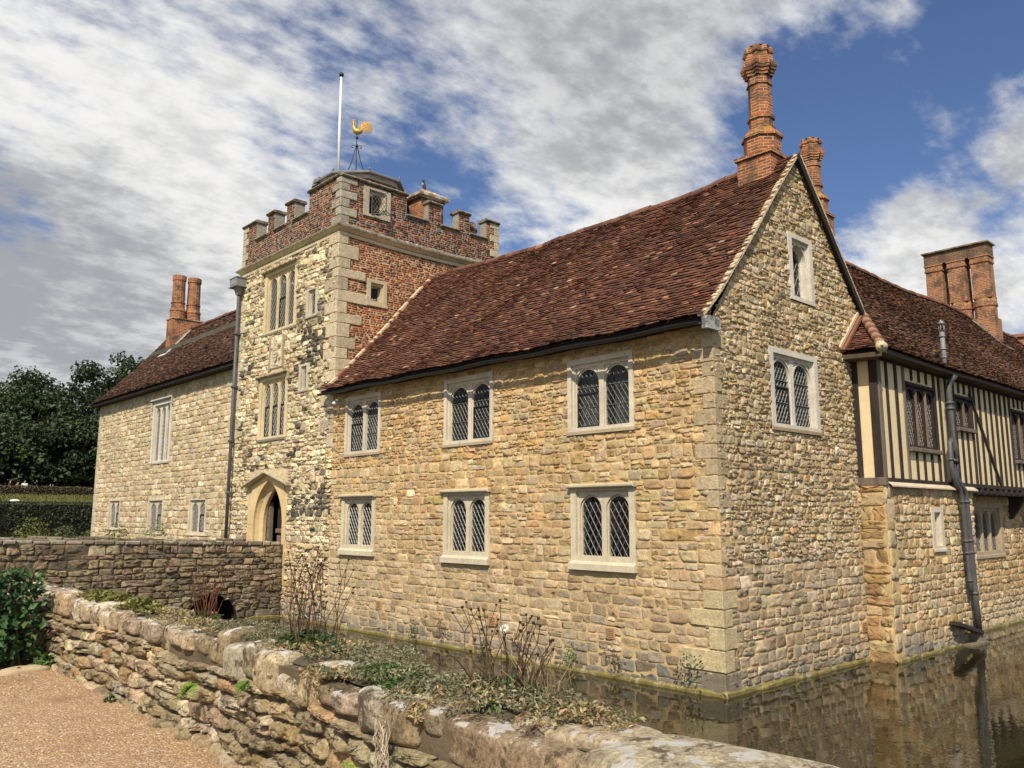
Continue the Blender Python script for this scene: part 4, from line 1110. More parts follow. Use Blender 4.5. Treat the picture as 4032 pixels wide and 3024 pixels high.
V = [(XN, YN1, 9.0), (20.3, YN1, 9.0), (17.0, YN1, 12.7)]; mb.add(V, np.array([(0, 1, 2)]), (.42,.36,.25), 1)
box(mb, 20, 20.3, YN0, YN1-.3, -1, 9.0, (.42,.36,.25), 1)
mb.add([(XN+.4, YN0, 4.7), (20, YN0, 4.7), (20, YN1-.3, 4.7), (XN+.4, YN1-.3, 4.7)], np.array([(0, 1, 2, 3)]), (.1,.1,.1), 2)
mb.add([(16, YN0, -1), (16, YN1-.3, -1), (16, YN1-.3, 12), (16, YN0, 12)], np.array([(0, 1, 2, 3)]), (.1,.1,.1), 2)
mb.build('wall', [M['rubble'], M['mortar_pale'], M['room']], H2)
mb = MB(); z = 1.; i = 0
while z < 8.8:
    h = rng.uniform(.3, .42); piece('quoin', [M['ashlar']], H2, (fn_, -YN1-.02, -YN1+(.55 if i % 2 else .3), z+.007, z+h-.007, -.2, .035, np.array((.5,.43,.3))*rng.uniform(.85, 1.1), 0, .015)); z += h; i += 1
a, b, c, d = NW[0]; stone_window(H2, fn_, (a+b)/2, c, b-a, d-c, 3, .26, .25, .15, .15, k=.25, pw=.12, ph=.18, col=(.62,.57,.47), hood=(.12, .10), recess=.12, bars=False, sillcol=(.42,.36,.26), frame_mats=[M['ashlar'], M['ashlar']])
for a, b, c, d in NW[1:]: stone_window(H2, fn_, (a+b)/2, c, b-a, d-c, 2, .17, .12, .14, .10, k=.15, pw=.11, ph=.16, col=(.58,.51,.37), recess=.09, bars=False, spandrel=False, casement=[1], lw=.014)
E2 = np.array((13.32, 8.92)); R2 = np.array((17.05, 13.10)); S2 = float(np.linalg.norm(R2-E2)); d2 = (R2-E2)/S2; n2 = np.array((-d2[1], d2[0]))
LN = 17.25
def wn(s, t, d):
    s, t, d = np.broadcast_arrays(np.asarray(s, float), np.asarray(t, float), np.asarray(d, float))
    d = d+.10*np.clip(1-t/1.3, 0, 1)**2-.10*np.sin(np.pi*np.clip(t/S2, 0, 1))
    return np.stack([E2[0]+d2[0]*t+n2[0]*d, YN0+s, E2[1]+d2[1]*t+n2[1]*d-.08*np.sin(np.pi*np.clip(s/LN, 0, 1))*t/S2], -1)
rf = MB()
tile_slope(rf, wn, LN, S2-.05, None, gauge=.125, tw=.2, var=.22, lift=.038, thick=.03, cols=[(.105,.058,.04), (.13,.066,.043), (.09,.052,.038), (.16,.078,.046), (.065,.042,.033), (.22,.12,.065)], wts=[5, 4, 4, 2, 2.5, .8])
s = np.linspace(0, LN, 20); k = np.arange(19)
V = np.concatenate([wn(s, t, -.05) for t in np.linspace(0, S2, 8)])
rf.add(V, np.concatenate([np.stack([j*20+k, j*20+k+1, (j+1)*20+k+1, (j+1)*20+k], 1) for j in range(7)]), (.05,.03,.02))
V2 = V.copy(); V2[:, 0] = 34.1-V2[:, 0]; rf.add(V2, np.concatenate([np.stack([j*20+k, j*20+k+1, (j+1)*20+k+1, (j+1)*20+k], 1)[:, ::-1] for j in range(7)]), (.06,.035,.025))
RN = rf.build('roof', [M['tile']], H2)
mb = MB(); ridge_tiles(mb, wn(s, S2, .0), r=.12, col=(.13,.06,.04)); mb.build('ridge_tiles', M['tile'], RN)
mb = MB(); a = wn(s, .04, -.05); c = a.copy(); c[:, 2] -= .14; b = c.copy(); b[:, 0] = XN-.01
mb.add(np.concatenate([a, c]), np.stack([k, k+1, k+21, k+20], 1)); mb.add(np.concatenate([c, b]), np.stack([k, k+1, k+21, k+20], 1)); mb.build('eave_board', M['board'], H2)
# twin round chimneys
mb = MB(); cy = 43.9
V = []; 
xw, xe = 16.05, 17.6
for (y) in (cy-.45, cy+.45): V += [(xw, y, 11.9), (xe, y, 11.9), (xe, y, 13.75), (xw, y, 13.75)]
def bq(idx, u0, u1): pass
loft(mb, (xw+xe)/2, cy, [(11.6, 1.0), (13.55, 1.0)], n=4, rot=R(45))
P_ = mb.V[-1]; 
for i in range(len(mb.V)):  # make the square base oblong
    q = mb.V[i]; q[:, 0] = (xw+xe)/2+np.sign(np.round(q[:, 0]-(xw+xe)/2, 4))*(xe-xw)/2; q[:, 1] = cy+np.sign(np.round(q[:, 1]-cy, 4))*.42
box(mb, xw-.04, xe+.04, cy-.46, cy+.46, 13.52, 13.58, (.3,.1,.05))
BC = mb.build('chimney_base', M['brick'], H2)
for x in (16.42, 17.24):
    mb = MB(); r_ = .345
    loft(mb, x, cy, [(13.58, r_*1.12), (13.98, r_*1.12), (13.98, r_*1.18), (14.03, r_*1.18), (14.16, r_*1.02), (14.42, r_*1.0), (14.42, r_*1.08), (14.47, r_*1.08), (14.47, r_*.97), (15.68, r_*.93), (15.68, r_*1.03), (15.74, r_*1.03), (15.92, r_*1.03), (15.95, r_*.95)], n=12)
    mb.build('chimney', M['brick'], H2)
mb = MB(); 
p = wn(43.9-.5-YN0, 3.6, .03); q = wn(43.9-.5-YN0, S2-.02, .03); bar(mb, p, q, .03, .22, (.5,.5,.5), 0, up=(0, 1, 0)); 
p1 = wn(43.4-YN0, 3.6, .04); p2 = wn(44.4-YN0, 3.6, .04); bar(mb, p1, p2, .2, .02, (.5,.5,.5), 0, up=(-.7, 0, .7)); mb.build('chimney_flashing', plain('bright_lead', (.5,.52,.54), .4, .15, 5, .1), H2)
# ================================================================== TIMBER FRAMED RANGE
H3 = thing('timber_framed_house', (27, 10, 0), 'timber framed house wing with cream plaster, dark studs and stone base standing in the moat', 'house')
YS, XW3 = 8.2, 19.16
f3 = FY(YS); f3w = FX(XW3)
# stone base: west return, south face, recessed wall below the jetty
SLIT = [(21.68, 22.42, 2.34, 3.42)]
mb = MB()
plate(mb, f3, [[(XW3, -1), (24.62, -1), (24.62, 3.95), (XW3, 3.95)], rect(21.8, 22.3, 2.44, 3.3)], 0, -.55, (.4,.32,.22), 1, False)
plate(mb, f3w, [rect(-8.8, -8.2, -1, 3.95)], 0, -.3, (.4,.32,.22), 1, False)
YR = 8.75; f3r = FY(YR); LOW = [(25.5, 28.6, 2.0, 3.62)]
plate(mb, f3r, [[(24.5, -1), (44, -1), (44, 4.0), (24.5, 4.0)], rect(25.6, 28.5, 2.1, 3.52)], 0, -.3, (.4,.3,.2), 1, False)
hs = [(.51,.365,.19), (.56,.43,.25), (.45,.335,.195), (.60,.48,.30), (.47,.37,.235), (.43,.265,.12)]
c = layout(XW3+.45, 24.62, -.1, 3.9, (.15, .27), (.18, .42), SLIT, split=.25)
stones(mb, f3, c, damp(c, palette(len(c), hs, [3, 3, 3, 2.5, 2, 1.4], .14), .5), jit=.045, depth=.022, rough=.36, joint=.016, p=6.5, quad=.12)
z = -.1; i = 0; Cq = []; 
while z < 3.85:
    h = rng.uniform(.26, .40); e = min(z+h, 3.92); Cq.append((XW3, XW3+(.28 if i % 2 else .46), z, e)); z += h; i += 1
Cq = np.array(Cq); v = (Cq[:,2]+Cq[:,3])/2
stones(mb, f3, Cq, palette(len(Cq), [(.50,.40,.24), (.47,.34,.17), (.55,.45,.28)], None, .1), depth=.03, jit=.05, joint=.012, p=7)
Cw = np.concatenate([layout(-8.8, -8.2, -.1, 3.9, (.18, .34), (.25, .6), split=.1)])
stones(mb, f3w, Cw, palette(len(Cw), [(.42,.27,.13), (.36,.235,.115), (.47,.33,.17), (.44,.33,.19)], None, .12), depth=.03, jit=.10, rough=.5, joint=.014, K=20)
box(mb, XW3-.012, XW3+.05, YS-.012, YS+.1, -.2, 3.9, (.44,.32,.17), 1)
c = layout(24.5, 44, -.1, 3.95, (.15, .27), (.2, .46), LOW, split=.25)
col = palette(len(c), [(.46,.295,.135), (.52,.36,.18), (.42,.295,.16), (.55,.44,.27), (.37,.24,.115)], None, .13)
v = ((c[:,2]+c[:,3])/2)[:, None]; g = np.clip((1.3-v)/.8, 0, 1)*.7
col = col*(1-g)+g*np.array([[.50, .42, .28]])
stones(mb, f3r, c, col, K=10, jit=.05, depth=.022, rough=.36, joint=.016, p=6.5, quad=.12)
c = layout(-9.0, -8.2, -.1, 3.9, (.2, .34), (.3, .6), split=.1)
box(mb, 24.45, 24.60, 8.25, 8.8, -1, 3.9, (.5,.42,.28), 1)
mb.build('stone_base', [M['rubble'], M['mortar']], H3)
ledge(H3, [(f3, XW3-.05, 24.66), (f3r, 24.6, 44)], z=.045, w=.05)
a, b, c_, d = SLIT[0]
stone_window(H3, f3, (a+b)/2, c_, b-a, d-c_, 1, .22, .17, .14, .1, k=.05, pw=.11, ph=.16, col=(.60,.53,.40), recess=.16, lw=.013, bars=False, spandrel=False, sillcol=(.62,.56,.44))
a, b, c_, d = LOW[0]
stone_window(H3, f3r, (a+b)/2, c_, b-a, d-c_, 4, .25, .22, .18, .10, k=.25, pw=.11, ph=.16, col=(.40,.32,.21), recess=.12, lw=.013, bars=False)
# plaster
mb = MB()
ZB3, ZT3 = 4.08, 6.82
W3 = [(20.72, 22.50, 4.84, 6.44), (23.95, 25.10, 5.56, 6.44), (28.55, 30.6, 4.88, 6.44), (33.6, 35.2, 4.9, 6.44)]
plate(mb, f3, [rect(XW3+.02, 44, 3.95, ZT3+.1)]+[rect(p+.03, q-.03, r_+.03, s_-.03) for p, q, r_, s_ in W3], -.02, -.2, (.7,.6,.4), 0)
plate(mb, f3w, [rect(-8.86, -8.22, 3.95, ZT3+.1)], -.03, -.2, (.7,.6,.4), 0)
mb.build('plaster', M['plaster'], H3)
# studs, posts, plates
studs = [(19.70, .11), (20.20, .12), (21.165, .09), (21.62, .1), (22.08, .1), (22.90, .09), (23.36, .12), (24.31, .11), (24.70, .1), (25.46, .11)]
x = 25.88
while x < 44: studs.append((x, rng.uniform(.09, .13))); x += rng.uniform(.40, .46)
def stud(u, w, z0, z1, grey=False):
    mb = MB(); k = rng.normal(0, .008)
    fbox(mb, f3, u-w/2+k, u+w/2+k, z0, z1, -.05, .012+rng.uniform(0, .008), (.03,.02,.015), 0, .006); mb.build('stud', M['oak_grey'] if grey else M['oak'], H3)
for u, w in studs:
    seg = [(ZB3, ZT3)]
    for p, q, r_, s_ in W3:
        if p-.06 < u < q+.06: seg = [(ZB3, r_-.10), (s_+.09, ZT3)]
    for z0, z1 in seg: stud(u, w, z0, z1)
for p, q, r_, s_ in W3:
    for u in (p-.06, q+.06): stud(u, .12, ZB3, ZT3, u < 21)
for nm, (p, q, r_, s_), mt in (('corner_post', (XW3+.015, XW3+.18, 4.0, ZT3), 'oak_grey'),):
    mb = MB(); fbox(mb, f3, p, q, r_, s_, -.1, .03, (0, 0, 0), 0, .01); mb.build(nm, M[mt], H3)
mb = MB(); fbox(mb, f3w, -8.385, -8.2, 4.0, ZT3, -.05, .02, (0, 0, 0), 0, .008); mb.build('corner_post', M['oak'], H3)
mb = MB(); fbox(mb, f3w, -8.82, -8.66, 4.0, ZT3, -.05, .02, (0, 0, 0), 0, .008); mb.build('wall_post', M['oak'], H3)
mb = MB(); fbox(mb, f3, XW3-.0, 44, ZT3, ZT3+.16, -.1, .03, (0, 0, 0), 0, .01); fbox(mb, f3w, -8.8, -8.172, ZT3+.002, ZT3+.158, -.1, .03, (0, 0, 0), 0, .01); mb.build('wall_plate', M['oak'], H3)
mb = MB(); fbox(mb, f3, XW3+.1, 44, 3.975, ZB3, -.1, .016, (0, 0, 0), 0, .005); mb.build('sill_beam', M['oak'], H3)
mb = MB(); fbox(mb, f3w, -8.82, -8.14, 3.90, 4.08, -.1, .06, (0, 0, 0), 0, .01); mb.build('bressummer', M['oak_grey'], H3)
mb = MB(); A = np.array([(XW3+.12, 3.985, .02), (24.75, 3.985, .02), (24.75, 3.90, .13), (XW3+.12, 3.90, .13), (XW3+.12, 3.87, .13), (24.75, 3.87, .13)])
mb.add(f3(A[:,0], A[:,1], A[:,2]), np.array([(3, 2, 1, 0), (4, 5, 2, 3)]), (.6,.5,.4)); mb.build('weather_sill', plain('weathered_sill', (.55,.46,.33), .85, .25, 5, .3), H3)
for p, q, z0, z1 in ((25.05, 27.05, 6.6, 4.10),):
    mb = MB(); bar(mb, (p, YS-.022, z0), (q, YS-.022, z1), .03, .10, (0, 0, 0), 0, up=(0, 0, 1)); mb.build('brace', M['oak'], H3)
mb = MB(); box(mb, 24.64, 44, YS+.02, YR+.4, 3.80, 3.97, (.02,.02,.02)); mb.build('jetty', M['oak'], H3)
for i in range(22):
    mb = MB(); x = 24.85+i*.5; fbox(mb, f3, x, x+.17, 3.83, 3.972, -.3, .03, (0, 0, 0), 0, .02); mb.build('joist_end', M['oak'], H3)
mb = MB(); x = 29.3; A = [(0, 3.80), (0, 3.1), (-.10, 3.15), (-.30, 3.45), (-.5, 3.80)]
for s_ in (0, 1): pass
P0 = [(x, YR+a*1.0, z) for a, z in A]; P1 = [(x+.22, YR+a*1.0, z) for a, z in A]
mb.add(P0+P1, [np.array([(0, 1, 2, 3, 4)]), np.array([(9, 8, 7, 6, 5)]), np.array([(i, 5+i, 5+(i+1) % 5, (i+1) % 5) for i in range(5)])], (0, 0, 0)); mb.build('jetty_bracket', M['oak'], H3)
# timber windows
def oak_window(p, q, r_, s_, nl):
    mb = MB(); w = q-p; m_ = .085; iu0, iu1 = p+.05, q-.05; lw_ = (iu1-iu0-(nl-1)*m_)/nl
    ls = []
    for i in range(nl):
        lc = iu0+lw_/2+i*(lw_+m_); ls.append(arch(lc, r_+.08, lw_, s_-.42, .18))
    plate(mb, f3, [rect(p, q, r_, s_)]+ls, -.02, -.16, (0, 0, 0), 0)
    fbox(mb, f3, p-.02, q+.02, s_-.06, s_+.03, -.05, .05, (0, 0, 0), 0, .02)
    W = mb.build('window', [M['oak']], H3)
    for i in range(nl-1):
        u = iu0+(i+1)*lw_+(i+.5)*m_; mb = MB(); A = np.array([(u-.04, r_+.08, -.05), (u, r_+.08, .03), (u+.04, r_+.08, -.05), (u-.04, s_-.12, -.05), (u, s_-.12, .03), (u+.04, s_-.12, -.05)])
        mb.add(f3(A[:,0], A[:,1], A[:,2]), np.array([(0, 1, 4, 3), (1, 2, 5, 4)]), (0, 0, 0)); mb.build('mullion', plain('worn_oak', (.17,.11,.07), .8, .5, 7, .4, stretch=(1, 1, .2)), W)
    mb = MB(); fbox(mb, f3, p-.08, q+.08, r_-.09, r_+.015, -.1, .10, (0, 0, 0), 0, .015); mb.build('sill', M['oak_grey'], W)
    for i in range(nl):
        lc = iu0+lw_/2+i*(lw_+m_)
        g = MB(); panes(g, f3, lc-lw_/2, lc+lw_/2, r_+.06, s_-.1, -.10, .10, .15); g.build('glass', M['glass'], W)
        l = MB(); lattice(l, f3, lc-lw_/2, lc+lw_/2, r_+.06, s_-.1, -.096, .10, .15, .013); l.build('lead_lattice', M['lattice'], W)
for k, (p, q, r_, s_) in enumerate(W3): oak_window(p, q, r_, s_, (3, 2, 3, 3)[k])
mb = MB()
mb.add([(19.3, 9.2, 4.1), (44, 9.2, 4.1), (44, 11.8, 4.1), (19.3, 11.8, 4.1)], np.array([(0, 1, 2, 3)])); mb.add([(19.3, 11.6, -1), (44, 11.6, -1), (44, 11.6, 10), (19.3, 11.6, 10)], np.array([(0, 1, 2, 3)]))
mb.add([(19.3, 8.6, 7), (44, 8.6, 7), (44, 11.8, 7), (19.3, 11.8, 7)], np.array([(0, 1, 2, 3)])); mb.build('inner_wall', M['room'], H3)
# roof
E3 = np.array((7.86, 6.93)); R3 = np.array((11.8, 11.30)); S3 = float(np.linalg.norm(R3-E3)); d3 = (R3-E3)/S3; n3 = np.array((-d3[1], d3[0]))
XR0 = 17.0; LR = 28
def sth(s, t, d):
    s, t, d = np.broadcast_arrays(np.asarray(s, float), np.asarray(t, float), np.asarray(d, float))
    d = d+.08*np.clip(1-t/.9, 0, 1)**2+.035*np.sin(s*.8+t*.6)*np.sin(t*.7+.4)
    return np.stack([XR0+s, E3[0]+d3[0]*t+n3[0]*d, E3[1]+d3[1]*t+n3[1]*d+.05*np.sin(s*.45)*t/S3], -1)
def m3(s, t):
    X = XR0+s; Y = E3[0]+d3[0]*t
    hip = 18.75+(Y-7.86)*1.2/.94; val = 19.95-(Y-8.8)*2.9/3.0-.12
    return np.where(Y < 8.8, X > hip, X > val)
rf = MB()
t3c = [(.11,.06,.04), (.14,.07,.042), (.09,.052,.038), (.19,.088,.046), (.07,.045,.034), (.25,.12,.06)]
tile_slope(rf, sth, LR, S3-.05, m3, gauge=.105, tw=.19, cols=t3c, wts=[5, 4, 3, 2.5, 2, .7], var=.18, moss=.035, mosscol=(.055,.045,.028), lift=.036)
s = np.linspace(2.9, LR, 20); k = np.arange(19)
V = np.concatenate([np.where(True, sth(np.maximum(s, 18.9-XR0+max(0, 0)), t, -.05), 0) for t in np.linspace(0, S3, 6)])
rf.add(V, np.concatenate([np.stack([j*20+k, j*20+k+1, (j+1)*20+k+1, (j+1)*20+k], 1) for j in range(6-1)]), (.05,.03,.02))
V2 = V.copy(); V2[:, 1] = 23.6-V2[:, 1]; rf.add(V2, np.concatenate([np.stack([j*20+k, j*20+k+1, (j+1)*20+k+1, (j+1)*20+k], 1)[:, ::-1] for j in range(5)]), (.06,.035,.025))
# little hip against the gable
hA, hB, hC = np.array((18.72, 8.78, 6.97)), np.array((18.72, 7.86, 6.93)), np.array((19.95, 8.78, 8.02))
he = hB-hA; hl = np.linalg.norm(he); ht = (hC-hA); hs_ = np.linalg.norm(ht); he = he/hl; ht = ht/hs_; hn = np.cross(ht, he); hn = hn if hn[2] > 0 else -hn
def hip(s, t, d):
    s, t, d = np.broadcast_arrays(np.asarray(s, float), np.asarray(t, float), np.asarray(d, float))
    d = d+.07*np.clip(1-t/.7, 0, 1)**2
    return hA+s[..., None]*he+t[..., None]*ht+d[..., None]*hn
tile_slope(rf, hip, hl+.05, hs_, lambda s, t: s < hl*(1-t/hs_)+.06, gauge=.105, tw=.165, var=.25)
rf.add(np.stack([hA-hn*.04, hB-hn*.04, hC-hn*.04]), np.array([(0, 1, 2)]), (.04,.02,.015))
R3o = rf.build('roof', [M['tile']], H3)
mb = MB(); s = np.linspace(.4, LR, 40); ridge_tiles(mb, sth(s, S3, .0), r=.12, col=(.17,.08,.05)); mb.build('ridge_tiles', M['tile'], R3o)
mb = MB()
for i in range(12):
    q = i/12; p = hB*(1-q)+hC*q+np.array((0, 0, .03)); e = hB*(1-q-.14)+hC*(q+.14)+np.array((0, 0, .01))
    tube(mb, [p+np.array((-.02, -.02, .05)), e+np.array((0, 0, .03))], [.115, .085], 8, (.30,.19,.12) if i % 2 else (.16,.075,.048))
tube(mb, [hB+np.array((-.03, -.03, .05)), hB+np.array((.06, .05, .12))], [.13, .12], 10, (.6,.5,.33))
mb.build('bonnet_tiles', M['tile'], R3o)
mb = MB(); bar(mb, hA+np.array((-.06, -.02, .05)), hC+np.array((-.1, -.02, .12)), .16, .07, (.3,.12,.07), 0, up=hn); bar(mb, hA+np.array((-.16, -.01, .1)), hC+np.array((-.2, -.01, .17)), .07, .07, (.55,.45,.3), 1, up=hn); mb.build('abutment_tiles', [M['ridge'], M['cream_edge']], R3o)
mb = MB(); a = sth(np.linspace(1.75, LR, 16), .03, -.05); c_ = a.copy(); c_[:, 2] -= .10; k = np.arange(15); b = c_.copy(); b[:, 1] = YS-.0
mb.add(np.concatenate([a, c_]), np.stack([k, k+1, k+17, k+16], 1)); mb.add(np.concatenate([c_, b]), np.stack([k, k+1, k+17, k+16], 1))
mb.add([hA-(0, 0, .04), hB-(0, 0, .04), hB-(0, 0, .14), hA-(0, 0, .14)], np.array([(0, 1, 2, 3)])); mb.add([hA-(0, 0, .14), hB-(0, 0, .14), np.array((XW3, 8.2, 6.8)), np.array((XW3, 8.8, 6.8))], np.array([(0, 1, 2, 3)]))
mb.build('eave_board', plain('worn_eave', (.09,.065,.045), .85, .4, 6, .2), H3)
# chimneys of this range
def square_stack(y):
    mb = MB(); x = 37.3; r_ = .34*1.414
    loft(mb, x, y, [(10.0, r_*1.25), (11.25, r_*1.25)], n=4, rot=R(45))
    loft(mb, x, y, [(11.25, .43), (11.75, .43), (11.75, .46), (11.80, .47), (11.98, .45), (12.05, .41), (12.12, .38)], n=12)
    loft(mb, x, y, [(12.10, r_*1.05), (12.16, r_*1.05), (12.17, r_), (13.62, r_*.97), (13.62, r_*1.08), (13.68, r_*1.08), (13.68, r_*1.03), (13.86, r_*1.03), (13.86, r_*1.12), (13.92, r_*1.12)], n=4, rot=R(45))
    return mb.build('chimney', M['brick2'], H3)
for y in (11.27, 12.17, 13.07): CH = square_stack(y)
mb = MB(); loft(mb, 0, 0, [(13.92, 1), (14.42, 1)], n=4, rot=R(45))
for q in mb.V: q[:, 0] = 37.3+np.sign(np.round(q[:, 0], 4))*.36; q[:, 1] = 12.17+np.sign(np.round(q[:, 1], 4))*1.26
box(mb, 36.84, 37.76, 10.84, 13.50, 14.42, 14.48, (.2,.2,.2))
mb.build('chimney_head', brick_mat('worn_brick', (.20,.10,.055), (.11,.07,.05), (.25,.19,.12)), CH)
mb = MB(); yb = 10.86
p = np.array((36.72, 10.55, 9.95)); q = np.array((36.72, 11.6, 11.15)); bar(mb, p, q, .05, .28, (.5,.5,.5), 0, up=(-1, 0, 0)); bar(mb, (36.7, 10.62, 10.02), (37.9, 10.62, 10.02), .3, .03, (.5,.5,.5), 0, up=(0, -.7, .7)); mb.build('chimney_flashing', M['lead'], H3)
crown_chimney(H3, 25.1, 12.4, 12.45, 15.62, r=.285, lowbase=10)
mb = MB(); loft(mb, 43.6, 11.8, [(10.5, 1.0), (11.35, 1.0), (11.35, 1.12), (11.48, 1.14), (11.5, .9)], n=12); mb.build('round_chimney', M['brick2'], H3)
# vent pipe through the roof
mb = MB(); x, y = 22.92, 8.02
tube(mb, [(x, y, 6.9), (x, y, 8.0)], .062, 10)
for z in (7.30, 7.52, 7.86): tube(mb, [(x, y, z), (x, y, z+.035)], .082, 10)
for i in range(6):
    a = i*np.pi/3; tube(mb, [(x+.06*math.cos(a), y+.06*math.sin(a), 8.0), (x+.07*math.cos(a), y+.07*math.sin(a), 8.1), (x+.055*math.cos(a), y+.055*math.sin(a), 8.22)], .012, 5)
tube(mb, [(x, y, 8.21), (x, y, 8.25), (x, y, 8.33)], [.095, .08, .012], 10)
mb.build('vent_pipe', M['lead'], H3)
# drain pipes
YP = 8.03
def pipe(pts, r_): 
    mb = MB(); tube(mb, pts, r_, 10); return mb
mb = pipe([(23.12, 7.86, 6.86), (23.12, YP-.06, 6.72), (23.10, YP, 6.55), (23.05, YP, 5.0), (23.05, YP, 4.35), (23.12, YP, 4.15), (23.35, YP, 3.98), (23.58, YP, 3.86), (23.66, YP, 3.70), (23.74, YP, 1.2), (23.80, YP, .30)], .082)
for z, x in ((6.1, 23.09), (5.95, 23.09), (4.60, 23.05), (3.55, 23.665), (2.55, 23.70), (2.25, 23.715), (1.22, 23.74)):
    tube(mb, [(x, YP, z), (x, YP, z+.06)], .105, 10)
mb.build('downpipe', M['pipe'], H3)
mb = pipe([(23.24, YP, 4.55), (23.25, YP, 5.0), (23.17, YP, 5.14), (22.98, YP, 5.16), (22.86, YP, 5.05), (22.84, YP, 4.5), (22.88, YP, 4.25), (23.1, YP, 4.02), (23.30, YP, 3.88), (23.38, YP, 3.68), (23.46, YP, 1.60), (23.46, YP, 1.28)], .058)
for z, x in ((4.62, 22.845), (3.55, 23.39), (2.55, 23.42), (2.25, 23.43), (1.55, 23.46)): tube(mb, [(x, YP, z), (x, YP, z+.05)], .078, 10)
mb.build('downpipe', M['pipe'], H3)
mb = pipe([(23.24, YP, 4.60), (23.26, YP, 4.25), (23.40, YP+.03, 4.12), (23.6, YP+.05, 4.05)], .045); mb.build('branch_pipe', M['iron'], H3)
mb = MB(); bar(mb, (22.25, 8.05, .62), (23.75, 8.0, .28), .22, .09, (0, 0, 0), 0); mb.build('sloping_board', M['oak'], H3)
mb = MB(); box(mb, 23.0, 24.0, 7.86, 8.2, -.2, .05, (.2,.17,.12)); box(mb, 23.60, 24.0, 7.95, 8.2, .05, .32, (.22,.19,.14)); mb.build('outfall_block', M['ashlar_worn'], H3)

# ================================================================== BRIDGE
BR = thing('stone_bridge', (7, 26.8, 0), 'dark stone bridge with low parapet and small black arch leading to the tower doorway', 'bridge')
YB = 25.32
def bwarp(u, v, d):
    k = 1+np.clip(13.38-u, 0, 20)*.0125
    return np.stack([u, YB-d, np.where(v > 1.2, 1.2+(v-1.2)*(1+np.clip(13.38-u, 0, 20)*.024), v)], -1)
fbr = Fr((0, 0, 0), (1, 0, 0), (0, 0, 1), (0, -1, 0), warp=bwarp)
ARC = arch(11.08, -1.2, 1.62, 0.02, 0, n=12)
mb = MB()
plate(mb, fbr, [[(-1, -1.2), (10.0, -1.2), (13.36, -1.2), (13.36, 1.5), (-1, 1.5)], [(x, max(z, -1.15)) for x, z in ARC]], 0, -3.2, (.2,.16,.11), 1, True, 2)  # tunnel faces get the near-black colour in place of deep shade
box(mb, 8.0, 12.3, YB+3.205, YB+3.3, -1.2, 1.5, (.1,.1,.1), 2)  # added unseen slab shuts the tunnel's far end, so the arch stays black
n = 12; x = np.linspace(-1, 13.36, n)
for (d1, d0) in ((0, -.42), (-2.9, -3.25)):
    A = np.concatenate([fbr(x, 1.5, d1), fbr(x, 2.30, d1), fbr(x, 2.30, d0), fbr(x, 1.5, d0)]); k = np.arange(n-1)
    mb.add(A, np.concatenate([np.stack([j*n+k, j*n+k+1, (j+1)*n+k+1, (j+1)*n+k], 1) for j in range(3)]), (.2,.16,.11), 1)
bk = [(11.08-a, 11.08+a, z0, z0+.1) for z0, a in [(zz, math.sqrt(max(0, .83**2-zz*zz))) for zz in np.arange(0, .8, .1)]]
c = layout(-1, 13.34, -.1, 2.27, (.13, .24), (.22, .55), bk, split=.12)
col = palette(len(c), [(.24,.185,.115), (.28,.22,.14), (.20,.16,.105), (.32,.25,.155), (.17,.14,.10)], None, .14)
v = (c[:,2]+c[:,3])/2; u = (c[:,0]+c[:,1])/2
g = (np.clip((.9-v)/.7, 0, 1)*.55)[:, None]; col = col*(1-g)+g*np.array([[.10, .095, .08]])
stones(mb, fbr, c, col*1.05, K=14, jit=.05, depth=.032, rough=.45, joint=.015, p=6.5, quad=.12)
# flat rough cap stones
for (off, w_) in ((.06, .24), (-.18, .26)):
    x = -1.
    while x < 13.3:
        l = rng.uniform(.25, .6); e = min(x+l, 13.34)
        if e-x > .12:
            h = rng.uniform(.03, .09); fbox(mb, fbr, x+.01, e-.01, 2.26, 2.31+h, off-w_, off+rng.normal(0, .02), palette(1, [(.24,.20,.14), (.17,.145,.10), (.30,.26,.19)])[0], 0, .03)
        x = e
for x in np.arange(-1, 13, .45): fbox(mb, fbr, x+.02, x+.43, 2.26, 2.36+rng.uniform(0, .08), -3.28, -2.86, palette(1, [(.24,.20,.14), (.17,.145,.10)])[0], 0, .03)
mb.build('parapet', [M['bridge'], M['mortar_dark'], M['dark']], BR)
mb = MB(); box(mb, -1, 13.3, YB+.43, YB+2.88, 1.3, 1.55, (.3,.25,.2)); mb.build('deck', M['gravel'], BR)
mb = MB(); n = 50; u = np.linspace(-1, 13.3, n); zt = .06+rng.normal(0, .012, n); k = np.arange(n-1); uu = np.abs(u-11.08) > .85
V = np.concatenate([np.stack([u, 0*u+YB-.0, zt+.04], 1), np.stack([u, 0*u+YB-.07, zt], 1), np.stack([u, 0*u+YB-.07, 0*u-.4], 1)])
kk = k[(uu[:-1]) & (uu[1:])]
mb.add(V, np.concatenate([np.stack([n+kk, n+kk+1, kk+1, kk], 1), np.stack([2*n+kk, 2*n+kk+1, n+kk+1, n+kk], 1)])); mb.build('algae_ledge', M['algae'], BR)

